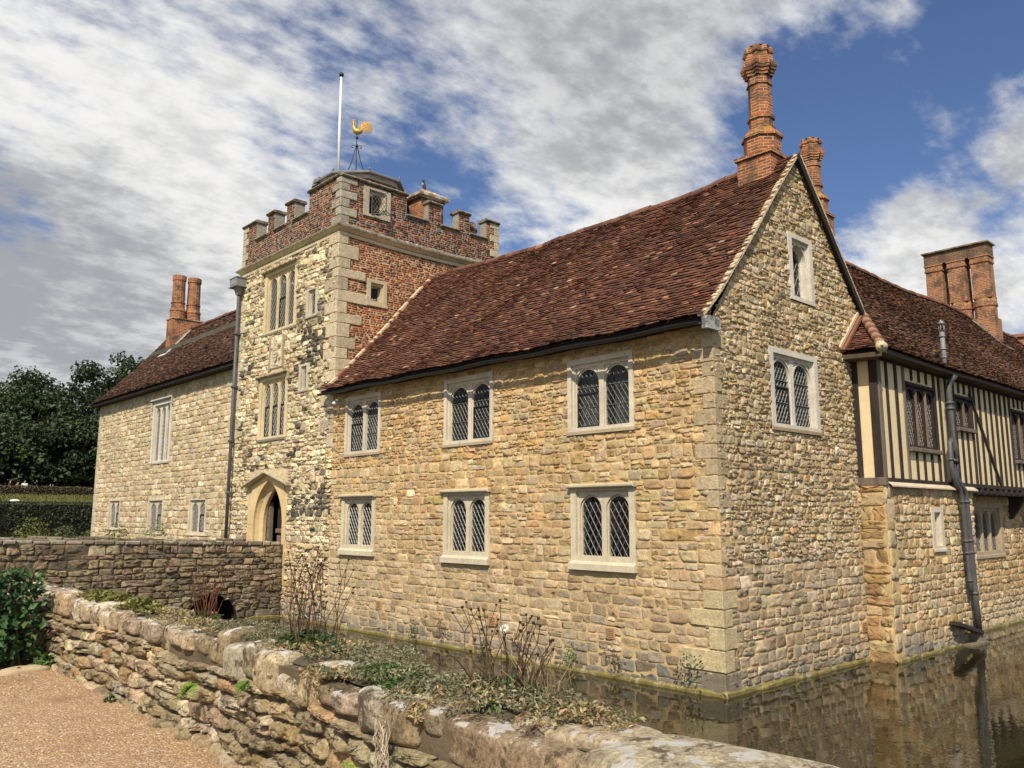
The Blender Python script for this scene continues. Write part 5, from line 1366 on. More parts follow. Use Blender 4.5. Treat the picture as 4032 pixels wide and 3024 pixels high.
# ================================================================== GARDEN WALL
GWL = thing('garden_wall', (2.9, 5, 1.55), 'low mossy rubble garden wall with white lichen running beside the gravel path', 'wall')
yk = [0, 1, 2.2, 3.3, 4.8, 6, 10.8]; xf = [2.40, 2.40, 2.42, 2.43, 2.58, 2.70, 2.78]; xb = [2.90, 2.90, 2.92, 3.0, 3.22, 3.32, 3.36]
ZW0, ZW1 = 1.50, 2.27
def gw(u, v, d):
    y = -u; x0 = np.interp(y, yk, xf); 
    return np.stack([x0+.05*(1-(v-ZW0)/(ZW1-ZW0))*1.0-d+.012*np.sin(y*3.1+v*4), y, v+.02*np.sin(y*1.7)+.012*np.sin(y*4.3+1)], -1)
fg = Fr((0, 0, 0), (0, -1, 0), (0, 0, 1), (-1, 0, 0), warp=gw)
mb = MB()
u = np.linspace(-10.78, 0, 40); k = np.arange(39)
A = [fg(u, ZW0-.2, -.02), fg(u, ZW1, -.02)]
B_ = np.stack([np.interp(-u, yk, xb), -u, 0*u+ZW1+.0], 1); C_ = B_.copy(); C_[:, 2] = -.5
mb.add(np.concatenate(A+[B_, C_]), np.concatenate([np.stack([j*40+k, j*40+k+1, (j+1)*40+k+1, (j+1)*40+k], 1) for j in range(3)]), (.1,.08,.05), 1)
c = layout(-10.76, -.2, ZW0-.05, ZW1-.13, (.085, .16), (.16, .46), split=.25)
gpal = [(.44,.345,.205), (.50,.40,.25), (.38,.295,.175), (.55,.455,.31), (.46,.32,.165), (.30,.23,.14)]
K = 22
stones(mb, fg, c, palette(len(c), gpal, [4, 3, 3, 2, 2, 1.6], .18), K=K, jit=.07, depth=.042, joint=.014, rough=.22, p=5, wob=.01, tilt=.30, quad=.14,
       rings=[(1.0, -.8), (.99, -.1), (.94, .45), (.82, .8), (.62, .97), (.36, 1.05), (.15, 1.05)])
# return wall by the shrub
def gs(u, v, d): return np.stack([u+0*v, 10.78-d+.012*np.sin(u*4+v*3), v], -1)
fgs = Fr((0, 0, 0), (1, 0, 0), (0, 0, 1), (0, -1, 0), warp=gs)
box(mb, 1.7, 3.3, 10.80, 13.2, 1.4, 2.24, (.12,.1,.06), 1); box(mb, 2.3, 3.3, 13.2, 25.3, 1.4, 2.2, (.2,.16,.1), 1)
c = layout(1.7, 2.80, 1.45, 2.14, (.12, .2), (.15, .4), split=.3)
stones(mb, fgs, c, palette(len(c), gpal, None, .15), K=K, jit=.11, depth=.045, joint=.02, rough=.25, p=4)
def gw2(u, v, d): return np.stack([1.7-d+0*u, -u, v], -1)
c = layout(-13.2, -10.8, 1.45, 2.14, (.12, .2), (.15, .4), split=.3)
stones(mb, Fr((0,0,0), (0,-1,0), (0,0,1), (-1,0,0), warp=gw2), c, palette(len(c), gpal, None, .15), jit=.11, depth=.045, joint=.02, rough=.25, p=4)
def boulders(mb, P, S, cols, rotz, n=20, m=13, p=2.8, mat=0, amp=.10):
    a = np.arange(n)*2*np.pi/n; b = np.linspace(0, np.pi, m)
    sg = lambda x, e: np.sign(x)*np.abs(x)**e
    for (c, s, cl, rz) in zip(P, S, cols, rotz):
        e = 2/(p*rng.uniform(.8, 1.3))
        x = sg(np.sin(b), e)[:, None]*sg(np.cos(a), e); y = sg(np.sin(b), e)[:, None]*sg(np.sin(a), e); z = sg(np.cos(b), e)[:, None]+0*a
        f1 = rng.normal(size=(6, 3))*2.2; ph = rng.uniform(0, 6, 6)
        nz = sum(np.sin(x*f1[i, 0]+y*f1[i, 1]+z*f1[i, 2]+ph[i]) for i in range(6))/6
        f2 = rng.normal(size=(6, 3))*7; nz = nz+.55*sum(np.sin(x*f2[i, 0]+y*f2[i, 1]+z*f2[i, 2]+ph[i]) for i in range(6))/6
        r_ = 1+amp*nz*1.6
        X, Y, Z = x*r_*s[0], y*r_*s[1], z*r_*s[2]
        cz, sz = math.cos(rz), math.sin(rz)
        V = np.stack([c[0]+X*cz-Y*sz, c[1]+X*sz+Y*cz, c[2]+Z], -1).reshape(-1, 3)
        k = np.arange(n); q = np.concatenate([np.stack([i*n+k, (i+1)*n+k, (i+1)*n+(k+1) % n, i*n+(k+1) % n], 1) for i in range(m-1)])
        mb.add(V, q, cl, mat, True)
P, S, rz = [], [], []
y = .6
while y < 10.7:   # front row of coping boulders
    l = rng.uniform(.16, .36) if y > 2.4 else .85
    x0 = np.interp(y+l/2, yk, xf); d_ = rng.uniform(.13, .19)
    P.append((x0+d_*rng.uniform(.7, 1.0), y+l/2, ZW1-.035+rng.normal(0, .02))); S.append((d_, l/2*1.0, rng.uniform(.055, .135) if y > 2.4 else .10)); rz.append(rng.normal(0, .06)); y += l*.97
nf = len(P)
y = .6
while y < 10.7:   # back row
    l = rng.uniform(.3, .6); x1 = np.interp(y+l/2, yk, xb); d_ = rng.uniform(.14, .2)
    P.append((x1-d_*.8, y+l/2, ZW1-.045+rng.normal(0, .012))); S.append((d_, l/2, rng.uniform(.06, .10))); rz.append(rng.normal(0, .08)); y += l*.97
for (x, y, sx, sy, sz) in ((2.62, 1.75, .26, .52, .10), (2.72, 2.45, .18, .30, .085)):
    P.append((x, y, ZW1+.0)); S.append((sx, sy, sz)); rz.append(.05)
for i in range(16): P.append((rng.uniform(1.8, 3.2), rng.uniform(10.85, 13.2), 2.22)); S.append((.22, .26, .08)); rz.append(rng.uniform(0, 3))
for i in range(26): P.append((rng.uniform(2.4, 3.2), 13.3+i*.46, 2.2)); S.append((.35, .27, .09)); rz.append(rng.normal(0, .1))
boulders(mb, P, S, n=30, m=19, p=4.6, amp=.075, mat=2, cols=palette(len(P), [(.40,.31,.19), (.46,.37,.24), (.33,.25,.15), (.52,.44,.31)], None, .15), rotz=rz)
# footing stones at the gravel
for y in np.arange(4.2, 10.6, .34):
    x0 = np.interp(y, yk, xf); boulders(mb, [(x0+.02, y, 1.56)], [(rng.uniform(.04, .09), rng.uniform(.12, .2), rng.uniform(.04, .08))], palette(1, [(.42,.34,.21), (.36,.28,.17)]), [rng.normal(0, .2)])
mb.build('stonework', [M['garden'], M['mortar_dark'], M['coping']], GWL)
mb = MB(); n = 60; ys = np.linspace(.4, 10.75, n); m_ = 8; V = []
for y in ys:
    a, b = np.interp(y, yk, xf)+.10, np.interp(y, yk, xb)-.06
    for q in np.linspace(0, 1, m_): V.append((a+(b-a)*q, y, ZW1+.028+.03*math.sin(np.pi*q)+rng.normal(0, .009)))
k = (np.arange(n-1)[:, None]*m_+np.arange(m_-1)[None]).ravel(); mb.add(V, np.stack([k, k+1, k+m_+1, k+m_], 1), smooth=True); mb.build('earth_bed', M['soil'], GWL)
for (x, y, sx, sy) in ((2.5, 10.28, .24, .10), (1.9, 10.34, .26, .09), (1.3, 10.36, .25, .1), (.6, 10.4, .3, .1)):
    mb = MB(); boulders(mb, [(x, y, 1.57)], [(sx, sy, .06)], [np.array((.48, .38, .24))], [rng.normal(0, .1)]); o_ = mb.build('edging_stone', M['ashlar'])
    tag(o_, 'pale flat edging stone at the foot of the shrub bed', 'stone', 'edging stones of the shrub bed')

# ------------------------------------------------------------------ plants on and by the walls
gcol = lambda n, c, v=.3: np.clip(np.array(c)*rng.lognormal(0, v, (n, 1))*rng.lognormal(0, .08, (n, 3)), .004, .8)
def mat_plant(name, label, pts, n, hgt, size, col, cat='plant', group=None, kind=None):
    """low cushion of tiny leaves; pts = list of (x, y, rx, ry, z)"""
    mb = MB()
    for (x, y, rx, ry, z) in pts:
        a = rng.uniform(0, 6.28, n); r_ = np.sqrt(rng.random(n))*(1+.35*np.sin(a*3+x*9)+.2*np.sin(a*5+y*7)); X = x+rx*r_*np.cos(a); Y = y+ry*r_*np.sin(a)
        Z = z+hgt*np.clip(1-r_**2, 0, 1)*rng.random(n)+.01*rng.random(n)
        nn = rng.normal(size=(n, 3))*.7+np.array((0, 0, 1.))
        leaf_quads(mb, np.stack([X, Y, Z], 1), nn, size*rng.uniform(.6, 1.4, n), gcol(n, col), .45)
    o = mb.build(name, M['leaf']); return tag(o, label, cat, group, kind)
zt = ZW1+.07
mat_plant('thyme_mat', 'grey green mat of creeping thyme spreading along the wall top', [(3.02, 6.2, .26, .65, zt+.01), (2.95, 4.45, .30, .50, zt+.02), (2.74, 3.9, .26, .40, zt+.02), (2.76, 2.78, .26, .40, zt+.03), (2.72, 3.35, .28, .34, zt+.02), (2.98, 5.5, .24, .4, zt+.01)], 1300, .045, .024, (.21,.20,.11), 'ground cover', kind='stuff')
mat_plant('dry_moss', 'straw coloured dry moss and grass clinging to the coping stones', [(2.92, 4.9, .29, .38, zt+.02), (2.74, 3.1, .28, .4, zt+.02), (2.86, 6.9, .2, .5, zt), (2.72, 2.55, .18, .25, zt+.02), (3.0, 7.6, .2, .6, zt), (3.05, 9.2, .2, .7, zt), (2.56, 4.35, .08, .2, zt-.03), (2.47, 3.3, .05, .14, zt-.06)], 700, .05, .03, (.33,.26,.13), 'ground cover', kind='stuff')
def clump(label, x, y, z, rx, ry, h, n, size, col, name='leafy_plant', up=.5):
    mb = MB(); a = rng.uniform(0, 6.28, n); r_ = np.sqrt(rng.random(n)); d = np.stack([np.cos(a)*rx, np.sin(a)*ry, 0*a], 1)*r_[:, None]
    Z = h*(1-r_**2*.7)*rng.random(n)
    P = np.array((x, y, z))+d; P[:, 2] += Z
    nn = d*1.2+np.stack([0*a, 0*a, 0*a+.5], 1)+rng.normal(0, .28, (n, 3)); dr = np.stack([np.cos(a), np.sin(a), 0*a+up], 1)+rng.normal(0, .4, (n, 3))
    leaf_quads(mb, P, nn, size*rng.uniform(.6, 1.3, n), gcol(n, col, .28), .42, dirs=dr)
    o = mb.build('leaves', M['leaf']); t = thing(name, (x, y, z), label, 'plant'); o.parent = t; o.matrix_parent_inverse = world_of(t).inverted()
    return t
def stems(t, x, y, z, n, h, spread, col=(.085,.05,.032), r_=.0035, heads=True, lean=(0, 0)):
    mb = MB()
    for i in range(n):
        a = rng.uniform(0, 6.28); q = math.sqrt(rng.random()); bx, by = x+spread[0]*q*math.cos(a), y+spread[1]*q*math.sin(a)
        hh = h*rng.uniform(.45, 1.05); lx, ly = rng.normal(lean[0], .12)*hh+math.cos(a)*q*.12, rng.normal(lean[1], .12)*hh+math.sin(a)*q*.16
        k = rng.normal(0, .015, 2)
        pts = [(bx, by, z-.02), (bx+lx*.3+k[0], by+ly*.3+k[1], z+hh*.4), (bx+lx*.65-k[0], by+ly*.65, z+hh*.75), (bx+lx, by+ly, z+hh)]
        cc = np.array(col)*rng.lognormal(0, .3); tube(mb, pts, [r_*1.3, r_, r_*.8, r_*.6], 4, cc, caps=False)
        if heads:
            tube(mb, [np.array(pts[-1])-(0, 0, .004), np.array(pts[-1])+(0, 0, .008)], [.006, .009], 6, (.05,.03,.02))
            if rng.random() < .5:
                p = np.array(pts[2]); e = p+np.array((rng.normal(0, .05), rng.normal(0, .05), .12)); tube(mb, [p, e], r_*.7, 4, cc, caps=False); tube(mb, [e, e+(0, 0, .010)], [.005, .007], 5, (.05,.03,.02))
    o = mb.build('stems', M['stem'], t)
t = clump('leafy green plant with many tall dry stems on the wall top left of centre', 2.93, 5.12, zt-.01, .17, .36, .12, 620, .06, (.045,.085,.022))
stems(t, 2.95, 5.2, zt, 30, .62, (.13, .34), lean=(.05, -.02))
t = clump('leafy plant with dark dry stems and one white daisy on the wall top', 2.86, 3.12, zt+.0, .13, .27, .10, 420, .045, (.045,.085,.03))
stems(t, 2.88, 3.15, zt, 26, .42, (.10, .2)); stems(t, 2.93, 2.95, zt, 30, .24, (.08, .12), col=(.26,.19,.10), heads=False)
mb = MB(); dx_, dy_ = 2.93, 3.2; tube(mb, [(dx_, dy_, zt), (dx_+.01, dy_, zt+.15), (dx_, dy_+.01, zt+.30)], .003, 5, (.1,.13,.04)); mb.build('flower_stalk', M['stem'], t)
mb = MB(); a = np.arange(14)*2*np.pi/14; cN = np.array((-.5, -.45, .75)); cN /= np.linalg.norm(cN); e1 = np.cross(cN, (0, 0, 1.)); e1 /= np.linalg.norm(e1); e2 = np.cross(cN, e1)
dr = np.cos(a)[:, None]*e1+np.sin(a)[:, None]*e2; leaf_quads(mb, np.array((dx_, dy_+.01, zt+.305))+dr*.017, np.tile(cN, (14, 1)), .022, (.8,.8,.76), .4, dirs=dr); F_ = mb.build('daisy', M['leaf'], t)
mb = MB(); q = np.array((dx_, dy_+.01, zt+.305)); tube(mb, [q, q+cN*.006], [.009, .006], 8, (.6,.36,.02)); mb.build('flower_centre', M['stem'], F_)
t = clump('tuft of reddish dry stems on the wall top before the dark bridge arch', 3.08, 7.15, zt, .12, .22, .06, 160, .05, (.07,.10,.03)); stems(t, 3.08, 7.15, zt, 24, .42, (.05, .14), col=(.13,.06,.035), r_=.003)
clump('bright green low leaf rosette in the middle of the wall top', 2.70, 3.88, zt, .15, .24, .07, 330, .045, (.075,.135,.028))
clump('second smaller green leaf cluster spilling over the coping edge', 2.60, 3.62, zt-.01, .09, .12, .05, 130, .035, (.08,.14,.03))
clump('dark green leaf cluster at the foot of the daisy stems', 2.66, 3.02, zt-.02, .07, .09, .08, 110, .04, (.05,.10,.025))
clump('small green sprout beside the white lichened slab', 2.62, 2.62, zt-.01, .05, .06, .04, 50, .03, (.08,.15,.03))
mat_plant('grass_tuft', 'yellow green grass growing on the far end of the wall top', [(2.98, 9.6, .18, .5, zt), (2.95, 8.3, .15, .35, zt), (3.0, 9.0, .14, .3, zt)], 500, .10, .06, (.17,.17,.045), 'grass', kind='stuff')
def fern(label, y, z, n=7, L_=.20, col=(.16,.24,.03)):
    x = np.interp(y, yk, xf)-.05; t = thing('fern', (x, y, z), label, 'fern', None)
    for i in range(n):
        mb = MB(); a = rng.uniform(-1.2, 1.2); up_ = rng.uniform(-.3, .7); l = L_*rng.uniform(.6, 1.1)
        q = np.linspace(0, 1, 12); P = np.stack([x-.02-l*q*.6*math.cos(a), y+l*q*math.sin(a), z+l*(q*up_-q*q*.55)], 1); tan = np.gradient(P, axis=0)
        side = np.cross(tan, (-.6, 0, .8)); side /= np.linalg.norm(side, axis=1)[:, None]
        PP = []; DD = []; SS = []
        for s_ in (-1, 1):
            w_ = l*.17*np.sin(np.pi*np.clip(q*.9+.12, 0, 1)); PP.append(P+side*(s_*w_*.5)[:, None]); DD.append(side*s_+tan*.6); SS.append(w_+.008)
        leaf_quads(mb, np.concatenate(PP), np.tile(np.array((-.6, -.1, .8)), (24, 1))+rng.normal(0, .15, (24, 3)), np.concatenate(SS), gcol(24, col, .2), .42, dirs=np.concatenate(DD))
        mb.build('frond', M['leaf'], t)
fern('yellow green fern growing from the middle of the wall face', 6.25, 1.98, 8, .23)
fern('small bushy fern high under the coping stones', 5.25, 2.14, 10, .15, (.12,.19,.03))
fern('narrow pale fern low on the nearest stretch of wall', 3.72, 1.97, 6, .15, (.22,.30,.05))
t = thing('hanging_roots', (2.40, 3.42, 2.2), 'tangle of pale dry roots hanging down the wall face', 'roots'); mb = MB()
for i in range(22):
    y = 3.42+rng.normal(0, .035); x = np.interp(y, yk, xf)-.085; l = rng.uniform(.12, .28); q = np.linspace(0, 1, 7)
    tube(mb, np.stack([x+rng.normal(0, .008, 7), y+np.cumsum(rng.normal(0, .008, 7)), 2.25-l*q], 1), .0028, 4, np.array((.40,.34,.25))*rng.lognormal(0, .2), caps=False)
mb.build('root', M['stem'], t)
# shrub at the left
sh = thing('shrub', (2.45, 10.62, 1.56), 'leafy dark green shrub growing at the corner of the garden wall', 'shrub')
for i in range(9):
    mb = MB(); bx, by = 2.35+rng.uniform(-.55, .2), 10.6+rng.uniform(-.12, .1); tube(mb, [(bx, by, 1.5), (bx+rng.normal(0, .04), by, 1.95), (bx+rng.normal(0, .09), by+rng.normal(0, .05), 2.45)], [.014, .011, .006], 6); mb.build('branch', M['bark'], sh)
n = 1500; mb = MB(); P = np.stack([2.22+rng.normal(0, .26, n), 10.58+rng.normal(0, .13, n), 1.62+1.0*rng.random(n)**.8], 1)
P = P[(P[:, 0] < 2.74) & (P[:, 1] < 10.78)]; P[:, 0] -= 0; n = len(P)
leaf_quads(mb, P, rng.normal(0, .55, (n, 3))+np.array((-.35, -.6, .6)), .09*rng.uniform(.5, 1.35, n), gcol(n, (.045,.095,.028), .35), .6, dirs=rng.normal(0, .6, (n, 3))+np.array((0, 0, -.4))); mb.build('foliage', M['leaf'], sh)
clump('low bright leaf cluster at the shrub foot by the wall corner', 2.66, 10.35, 1.57, .13, .10, .2, 90, .10, (.07,.13,.03))
clump('dark red flowering plant behind the shrub', 2.55, 12.5, 2.2, .22, .22, .3, 160, .07, (.16,.02,.02))
clump('small weed at the foot of the wall on the gravel', 2.66, 8.1, 1.57, .06, .06, .08, 50, .05, (.06,.09,.025))
# small plants rooted in the house wall just above the water
for k, (y, z, r_, c_, lb) in enumerate(((23.92, .5, .13, (.06,.11,.025), 'green sprig in the wall joint close to the bridge'), (18.02, .22, .12, (.05,.09,.03), 'dark fern tuft low on the house wall above the water'), (16.87, .5, .12, (.14,.09,.04), 'brown withered tuft in the house wall below the middle window'),
      (15.2, .14, .10, (.06,.08,.03), 'small dark tuft at the waterline under the middle window'), (12.47, .32, .09, (.08,.16,.03), 'bright green leaf sprig low on the house wall under the right window'), (11.3, .36, .13, (.13,.10,.05), 'straggling brown creeper under the right lower window'), (9.5, .42, .15, (.05,.08,.03), 'ivy patch on the house wall beside the corner'))):
    n = 70; mb = MB(); P = np.stack([13.28-.07*rng.random(n), y+rng.normal(0, r_, n), z+rng.normal(0, r_*1.1, n)], 1)
    leaf_quads(mb, P, rng.normal(0, .5, (n, 3))+np.array((-1, -.3, .4)), .06*rng.uniform(.5, 1.3, n), gcol(n, c_), .6); tag(mb.build('wall_plant', M['leaf']), lb, 'plant')
# plants on the bridge and the far bank
clump('pale flowering plant below the far left window of the plain range', 9.1, 28.3, 2.55, .35, .3, .55, 190, .10, (.20,.22,.07))
clump('yellow green plant growing beside the second window of the plain range', 10.35, 28.3, 2.55, .35, .3, .60, 190, .10, (.22,.24,.07))
for k, (x, y, r_, h, c_, lb) in enumerate(((12.0, 50.5, 1.0, 1.5, (.12,.135,.03), 'round yellow green bush at the left before the dark hedge'), (13.6, 50.8, .8, 1.0, (.08,.10,.03), 'low green bush in the middle before the dark hedge'), (15.2, 51, .9, .8, (.09,.105,.03), 'low straggling bush beside the corner of the plain range'))):
    n = 700; t = thing('bush', (x, y, 1.5), lb, 'bush'); mb = MB(); d = unit(n); d[:, 2] = np.abs(d[:, 2]); P = np.array((x, y, 1.7))+d*np.array((r_, r_, h))*(rng.random(n)**.35)[:, None]
    leaf_quads(mb, P, d+rng.normal(0, .5, (n, 3)), .17*rng.uniform(.5, 1.4, n), gcol(n, c_, .35), .55); mb.build('foliage', M['leaf'], t)
    for j in range(3):
        mb = MB(); tube(mb, [(x+.1*j-.1, y, 1.5), (x+.3*(j-1), y, 1.7+h*.7)], [.03, .012], 5); mb.build('stem', M['bark'], t)
# ================================================================== GARDEN BEYOND
def hedge(lb, x0, x1, y0, y1, z0, z1, col, n, size):
    t = thing('hedge', ((x0+x1)/2, (y0+y1)/2, z0), lb, 'hedge'); mb = MB(); box(mb, x0+.12, x1-.12, y0+.12, y1-.12, z0-.3, z1-.12, np.array(col)*.5)
    P = []; Q = []
    k = int(n*.62); P.append(np.stack([rng.uniform(x0, x1, k), y0+rng.normal(0, .05, k), rng.uniform(z0, z1, k)], 1)); Q.append(np.tile((0, -1., .35), (k, 1)))
    k2 = n-k; P.append(np.stack([rng.uniform(x0, x1, k2), rng.uniform(y0, y1, k2), z1+rng.normal(0, .03, k2)], 1)); Q.append(np.tile((0, -.2, 1.), (k2, 1)))
    P = np.concatenate(P); Q = np.concatenate(Q)+rng.normal(0, .5, (n, 3)); leaf_quads(mb, P, Q, size*rng.uniform(.6, 1.4, n), gcol(n, col, .35), .6)
    mb.build('clipped_foliage', M['leaf'], t)
hedge('tall dark clipped hedge standing nearest beyond the moat', -2, 24, 57.5, 59.2, 1.8, 4.05, (.035,.042,.02), 9000, .14)
hedge('low brownish clipped hedge at the top of the grass slope', 0, 34, 83.5, 85.0, 4.9, 5.85, (.075,.06,.028), 7000, .16)
n = 9000; P = np.stack([rng.uniform(5, 26, n), rng.uniform(60, 82, n), np.zeros(n)], 1); P[:, 2] = ground_z(P[:, 1])+.05
mb = MB(); leaf_quads(mb, P, rng.normal(0, .5, (n, 3))+np.array((0, -.8, .4)), .25*rng.uniform(.5, 1.4, n), gcol(n, (.125,.125,.03), .3), .3, dirs=np.tile((0, 0, 1.), (n, 1))+rng.normal(0, .25, (n, 3))); tag(mb.build('long_grass', M['leaf']), 'long yellowing grass on the slope between the two hedges', 'grass', kind='stuff')
mb = MB(); boulders(mb, [(13.0, 59.6, 4.12)], [(.30, .2, .13)], [np.array((.8, .78, .72))], [.2], amp=.04); tag(mb.build('boulder', M['white']), 'white oval stone lying on the grass above the dark hedge', 'stone')
def person(x, y, z, face, shirt, hairc, trousers, lb, grp=None):
    t = thing('person', (x, y, z), lb, 'person')
    def skin(name, V, E, Rr, mat, par):
        me = bpy.data.meshes.new(name); me.from_pydata(V, E, []); o = bpy.data.objects.new(name, me); COL.objects.link(o); o.modifiers.new('skin', 'SKIN')
        for i, r_ in enumerate(Rr): me.skin_vertices[0].data[i].radius = (r_, r_); me.skin_vertices[0].data[i].use_root = (i == 0)
        s_ = o.modifiers.new('sub', 'SUBSURF'); s_.levels = 1; s_.render_levels = 1; me.materials.append(mat); o.parent = par; return o
    V = [(0, 0, .95), (0, 0, 1.15), (0, 0, 1.38), (0, 0, 1.48), (0, -.02, 1.58), (0, -.02, 1.70),
         (.19, 0, 1.40), (.25, 0, 1.12), (.24, -.12, .92), (.235, -.16, .84), (-.19, 0, 1.40), (-.25, 0, 1.12), (-.24, -.12, .92), (-.235, -.16, .84),
         (.10, 0, .88), (.11, -.02, .48), (.11, .02, .08), (.11, -.14, .04), (-.10, 0, .88), (-.11, .02, .48), (-.11, .04, .08), (-.11, -.10, .04), (0, -.10, 1.60)]
    E = [(0, 1), (1, 2), (2, 3), (3, 4), (4, 5), (2, 6), (6, 7), (7, 8), (8, 9), (2, 10), (10, 11), (11, 12), (12, 13), (0, 14), (14, 15), (15, 16), (16, 17), (0, 18), (18, 19), (19, 20), (20, 21), (4, 22)]
    Rr = [.14, .13, .15, .055, .085, .07, .065, .045, .035, .035, .065, .045, .035, .035, .085, .06, .045, .04, .085, .06, .045, .04, .02]
    t.rotation_euler = (0, 0, face)
    skin('body', V, E, Rr, M['skin'], t)
    skin('shirt', [V[0], V[1], V[2], V[6], V[7], V[10], V[11]], [(0, 1), (1, 2), (2, 3), (3, 4), (2, 5), (5, 6)], [.155, .15, .17, .08, .06, .08, .06], tintmat('shirt_cloth', shirt), t)
    skin('trousers', [V[0], V[14], V[15], V[16], V[18], V[19], V[20]], [(0, 1), (1, 2), (2, 3), (0, 4), (4, 5), (5, 6)], [.15, .10, .075, .06, .10, .075, .06], tintmat('trouser_cloth', trousers), t)
    skin('hair', [(0, .01, 1.62), (0, 0, 1.72), (0, .04, 1.55)], [(0, 1), (0, 2)], [.085, .085, .06], tintmat('hair_colour', hairc), t)
gz_ = lambda y: float(ground_z(y))
person(18.30, 86.1, gz_(86)-.20, 1.2, (.12,.03,.03), (.05,.03,.02), (.04,.04,.06), 'person in a dark red top walking behind the far hedge')
person(18.95, 86.3, gz_(86)-.42, .5, (.30,.10,.07), (.06,.04,.03), (.05,.05,.05), 'shorter person half hidden behind the far hedge')
person(19.45, 86.0, gz_(86)-.28, 0, (.8,.8,.78), (.04,.03,.02), (.05,.05,.07), 'person in a white shirt behind the far hedge')
def tree(x, y, h, cr, col, lb, nclump=85, tall=.95, nleaf=120, ls=.45):
    z0 = gz_(y); t = thing('broadleaf_tree', (x, y, z0), lb, 'tree', 'trees beyond the garden')
    mb = MB(); tube(mb, [(x, y, z0-.3), (x+.1, y, z0+h*.25), (x-.1, y+.1, z0+h*.5), (x, y, z0+h*.75)], [.38, .3, .2, .07], 8)
    for i in range(7):
        a = rng.uniform(0, 6.28); b = z0+h*rng.uniform(.25, .55); tube(mb, [(x, y, b), (x+cr*.4*math.cos(a), y+cr*.4*math.sin(a), b+h*.10), (x+cr*.75*math.cos(a), y+cr*.75*math.sin(a), b+h*.2)], [.14, .09, .03], 6)
    mb.build('trunk', M['bark'], t)
    mb = MB(); d = unit(nclump); rr = rng.random(nclump)**.28
    C = np.array((x, y, z0+h*(1-tall/2)))+d*rr[:, None]*np.array((cr, cr, h*tall/2)); C[:, 2] = np.maximum(C[:, 2], z0+.6)
    for c_ in C:
        r_ = rng.uniform(.7, 1.5)*cr*.27; n = nleaf; e = unit(n); q = rng.random(n)**.4
        P = c_+e*(r_*q)[:, None]*np.array((1.15, 1.15, .75)); cc = np.array(col)*rng.lognormal(0, .28)
        leaf_quads(mb, P, e*.6+rng.normal(0, .5, (n, 3))+np.array((0, 0, .4)), ls*rng.uniform(.5, 1.3, n), gcol(n, cc, .25), .6)
    mb.build('crown', M['leaf'], t)
dk = (.040,.062,.022)
for a in ((11.5, 92, 9.8, 5.0, (.045,.068,.024), 'rounded tree at the left edge of the wood'), (17.5, 97, 11.5, 5.5, (.065,.085,.026), 'lighter green tree with broad domed crown'), (14, 91, 8.5, 4.2, (.065,.085,.026), 'low spreading lighter tree in front of the wood'),
          (21.8, 95, 12.6, 5.2, dk, 'dark dense tree beside the domed tree'), (26.3, 93, 13.8, 4.6, dk, 'tall dark tree with feathery top close to the house'), (29.3, 92, 15.2, 4.2, dk, 'tallest dark tree with feathery top close to the house'), (32.5, 96, 14, 5, dk, 'dark tree partly behind the house roof'),
          (19.5, 90, 7.5, 4.0, dk, 'low dark tree between the larger ones'), (24.5, 89.5, 8, 4, dk, 'low dark tree behind the far hedge'), (28.5, 89.5, 7.5, 3.6, dk, 'low dark tree touching the house corner'), (6.5, 96, 11.5, 5.5, dk, 'dark tree beyond the picture edge at the left')): tree(*a)
# ================================================================== LIGHT, SKY, CAMERA
sun_dir = Vector((-.575, -.385, .722)).normalized()
sl = bpy.data.lights.new('sun', 'SUN'); sl.energy = 4.9; sl.angle = R(.5); sl.color = (1, .90, .75)
so = bpy.data.objects.new('sun', sl); COL.objects.link(so); so.rotation_euler = sun_dir.to_track_quat('Z', 'Y').to_euler(); so.location = (-20, -10, 30)
w = bpy.data.worlds.new('World'); sc.world = w; w.use_nodes = True
nt = w.node_tree; nt.nodes.clear(); L = nt.links.new
sky = N(nt, 'ShaderNodeTexSky', sky_type='NISHITA'); sky.sun_disc = False
sky.sun_elevation = math.asin(sun_dir.z); sky.sun_rotation = math.atan2(sun_dir.x, sun_dir.y) % (2*math.pi)
sky.air_density = 1.1; sky.dust_density = .6; sky.ozone_density = 2.5
tc = N(nt, 'ShaderNodeTexCoord'); D = tc.outputs['Generated']
nm = N(nt, 'ShaderNodeVectorMath', operation='NORMALIZE'); L(D, nm.inputs[0]); D = nm.outputs[0]
sp = N(nt, 'ShaderNodeSeparateXYZ'); L(D, sp.inputs[0])
zz = math_(nt, 'ADD', math_(nt, 'MAXIMUM', sp.outputs[2], 0.), .22)
px_ = math_(nt, 'DIVIDE', sp.outputs[0], zz); py_ = math_(nt, 'DIVIDE', sp.outputs[1], zz)
cb = N(nt, 'ShaderNodeCombineXYZ'); L(px_, cb.inputs[0]); L(py_, cb.inputs[1]); PL = cb.outputs[0]
def blob(d, r0, r1, amp):
    v = Vector(d).normalized()
    dt = N(nt, 'ShaderNodeVectorMath', operation='DOT_PRODUCT'); L(D, dt.inputs[0]); dt.inputs[1].default_value = v
    m = N(nt, 'ShaderNodeMapRange'); m.interpolation_type = 'SMOOTHSTEP'; L(dt.outputs['Value'], m.inputs[0])
    m.inputs[1].default_value = math.cos(R(r1)); m.inputs[2].default_value = math.cos(R(r0)); m.inputs[3].default_value = 0; m.inputs[4].default_value = amp
    return m.outputs[0]
def total(bs):
    t = bs[0]
    for b in bs[1:]: t = math_(nt, 'ADD', t, b)
    return t
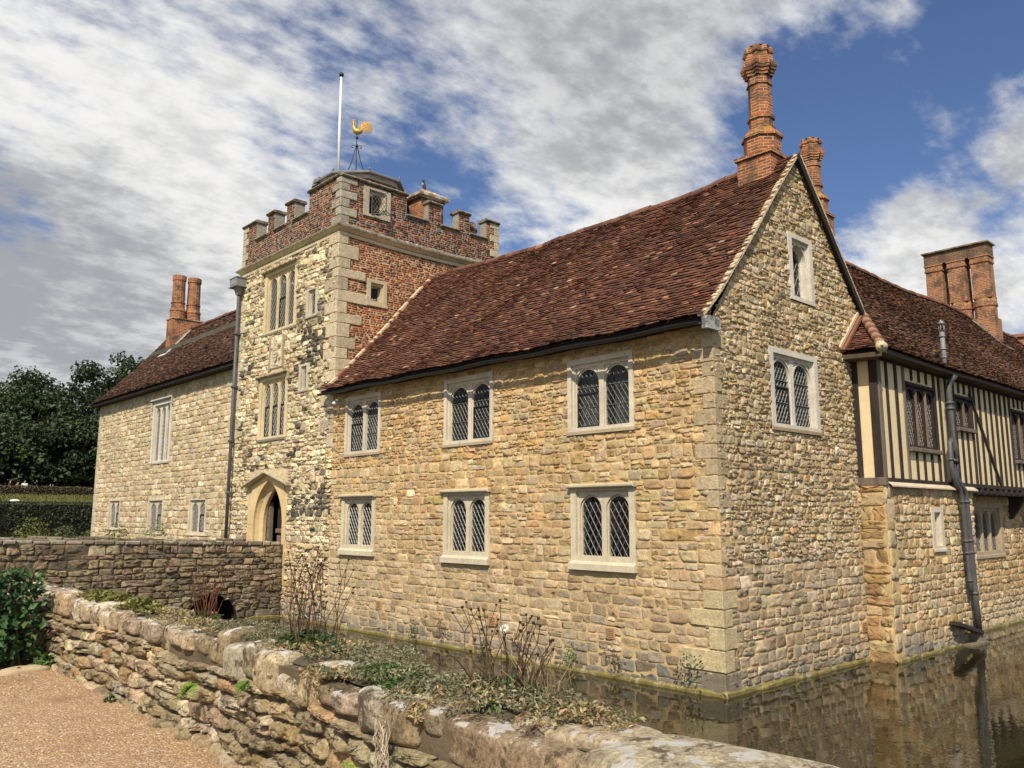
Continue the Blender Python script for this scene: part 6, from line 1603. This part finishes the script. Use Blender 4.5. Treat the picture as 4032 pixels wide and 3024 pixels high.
cover = total([blob((.219,.906,.361), 6, 26, .13), blob((.20,.95,.20), 5, 20, .24), blob((.675,.542,.52), 5, 15, .30), blob((.62,.62,.42), 3, 16, .06),
               blob((.853,.27,.45), 3, 16, -.36), blob((.80,.42,.37), 2, 9, -.24), blob((.888,.368,.255), 2, 7, .34), blob((.915,.255,.300), 2, 8, .36), blob((.9,.2,.39), 1, 5, .24),
               blob((.58,.71,.37), 2, 10, -.10), blob((.165,.935,.31), 1, 5, -.26), blob((.47,.73,.50), 2, 14, -.10), blob((.79,.33,.52), 1, 6, .26), blob((.87,.33,.40), 1, 4, .12)])
n1 = noise(nt, 2.6, 12, .62, PL); n2 = noise(nt, 10.5, 9, .6, vmul(nt, PL, (1, 1.5, 1)))
f = math_(nt, 'ADD', math_(nt, 'MULTIPLY', n1, 1.0), math_(nt, 'MULTIPLY', n2, .75))
dens = math_(nt, 'ADD', math_(nt, 'SUBTRACT', f, .34), cover)
al = math_(nt, 'MULTIPLY', ramp(nt, dens, .34, .80), .97)
grey = total([blob((.675,.53,.51), 3, 12, .8), blob((.22,.955,.17), 3, 15, .85), blob((.915,.26,.35), 1, 6, .6), blob((.10,.97,.26), 2, 9, .4), blob((.5,.6,.6), 4, 14, .15), blob((.93,.30,.235), 1, 5, .25), blob((.2,.93,.28), 2, 9, .2)])
n3 = noise(nt, 5.2, 10, .62, PL); n4 = noise(nt, 14., 8, .6, vmul(nt, PL, (1, 1.4, 1)))
lump = math_(nt, 'ADD', math_(nt, 'MULTIPLY', n3, .6), math_(nt, 'MULTIPLY', n4, .4))
gn = math_(nt, 'ADD', math_(nt, 'MULTIPLY', grey, .62), math_(nt, 'MULTIPLY', ramp(nt, lump, .38, .64), .5))
cl = mixc(nt, ramp(nt, gn, .05, 1.05), (.86, .85, .83), (.36, .37, .39))
skc = mixc(nt, 1, sky.outputs[0], (.068, .074, .092), 'MULTIPLY')
bgc = mixc(nt, al, skc, cl)
bg = N(nt, 'ShaderNodeBackground'); bg.inputs[1].default_value = 1.0; L(bgc, bg.inputs[0])
o = N(nt, 'ShaderNodeOutputWorld'); L(bg.outputs[0], o.inputs[0])
cam = bpy.data.cameras.new('camera'); cam.sensor_width = 36; cam.lens = 1800/2212*36; cam.clip_end = 3000; cam.clip_start = .05
co = bpy.data.objects.new('camera', cam); COL.objects.link(co); co.location = (0, 0, 3.2)
co.rotation_euler = (R(90)+math.atan(286/1800), 0, -R(42.9)); sc.camera = co
sc.view_settings.view_transform = 'Standard'; sc.view_settings.look = 'None'; sc.view_settings.exposure = .12; sc.view_settings.gamma = 1
sc.cycles.max_bounces = 8; sc.cycles.transparent_max_bounces = 12
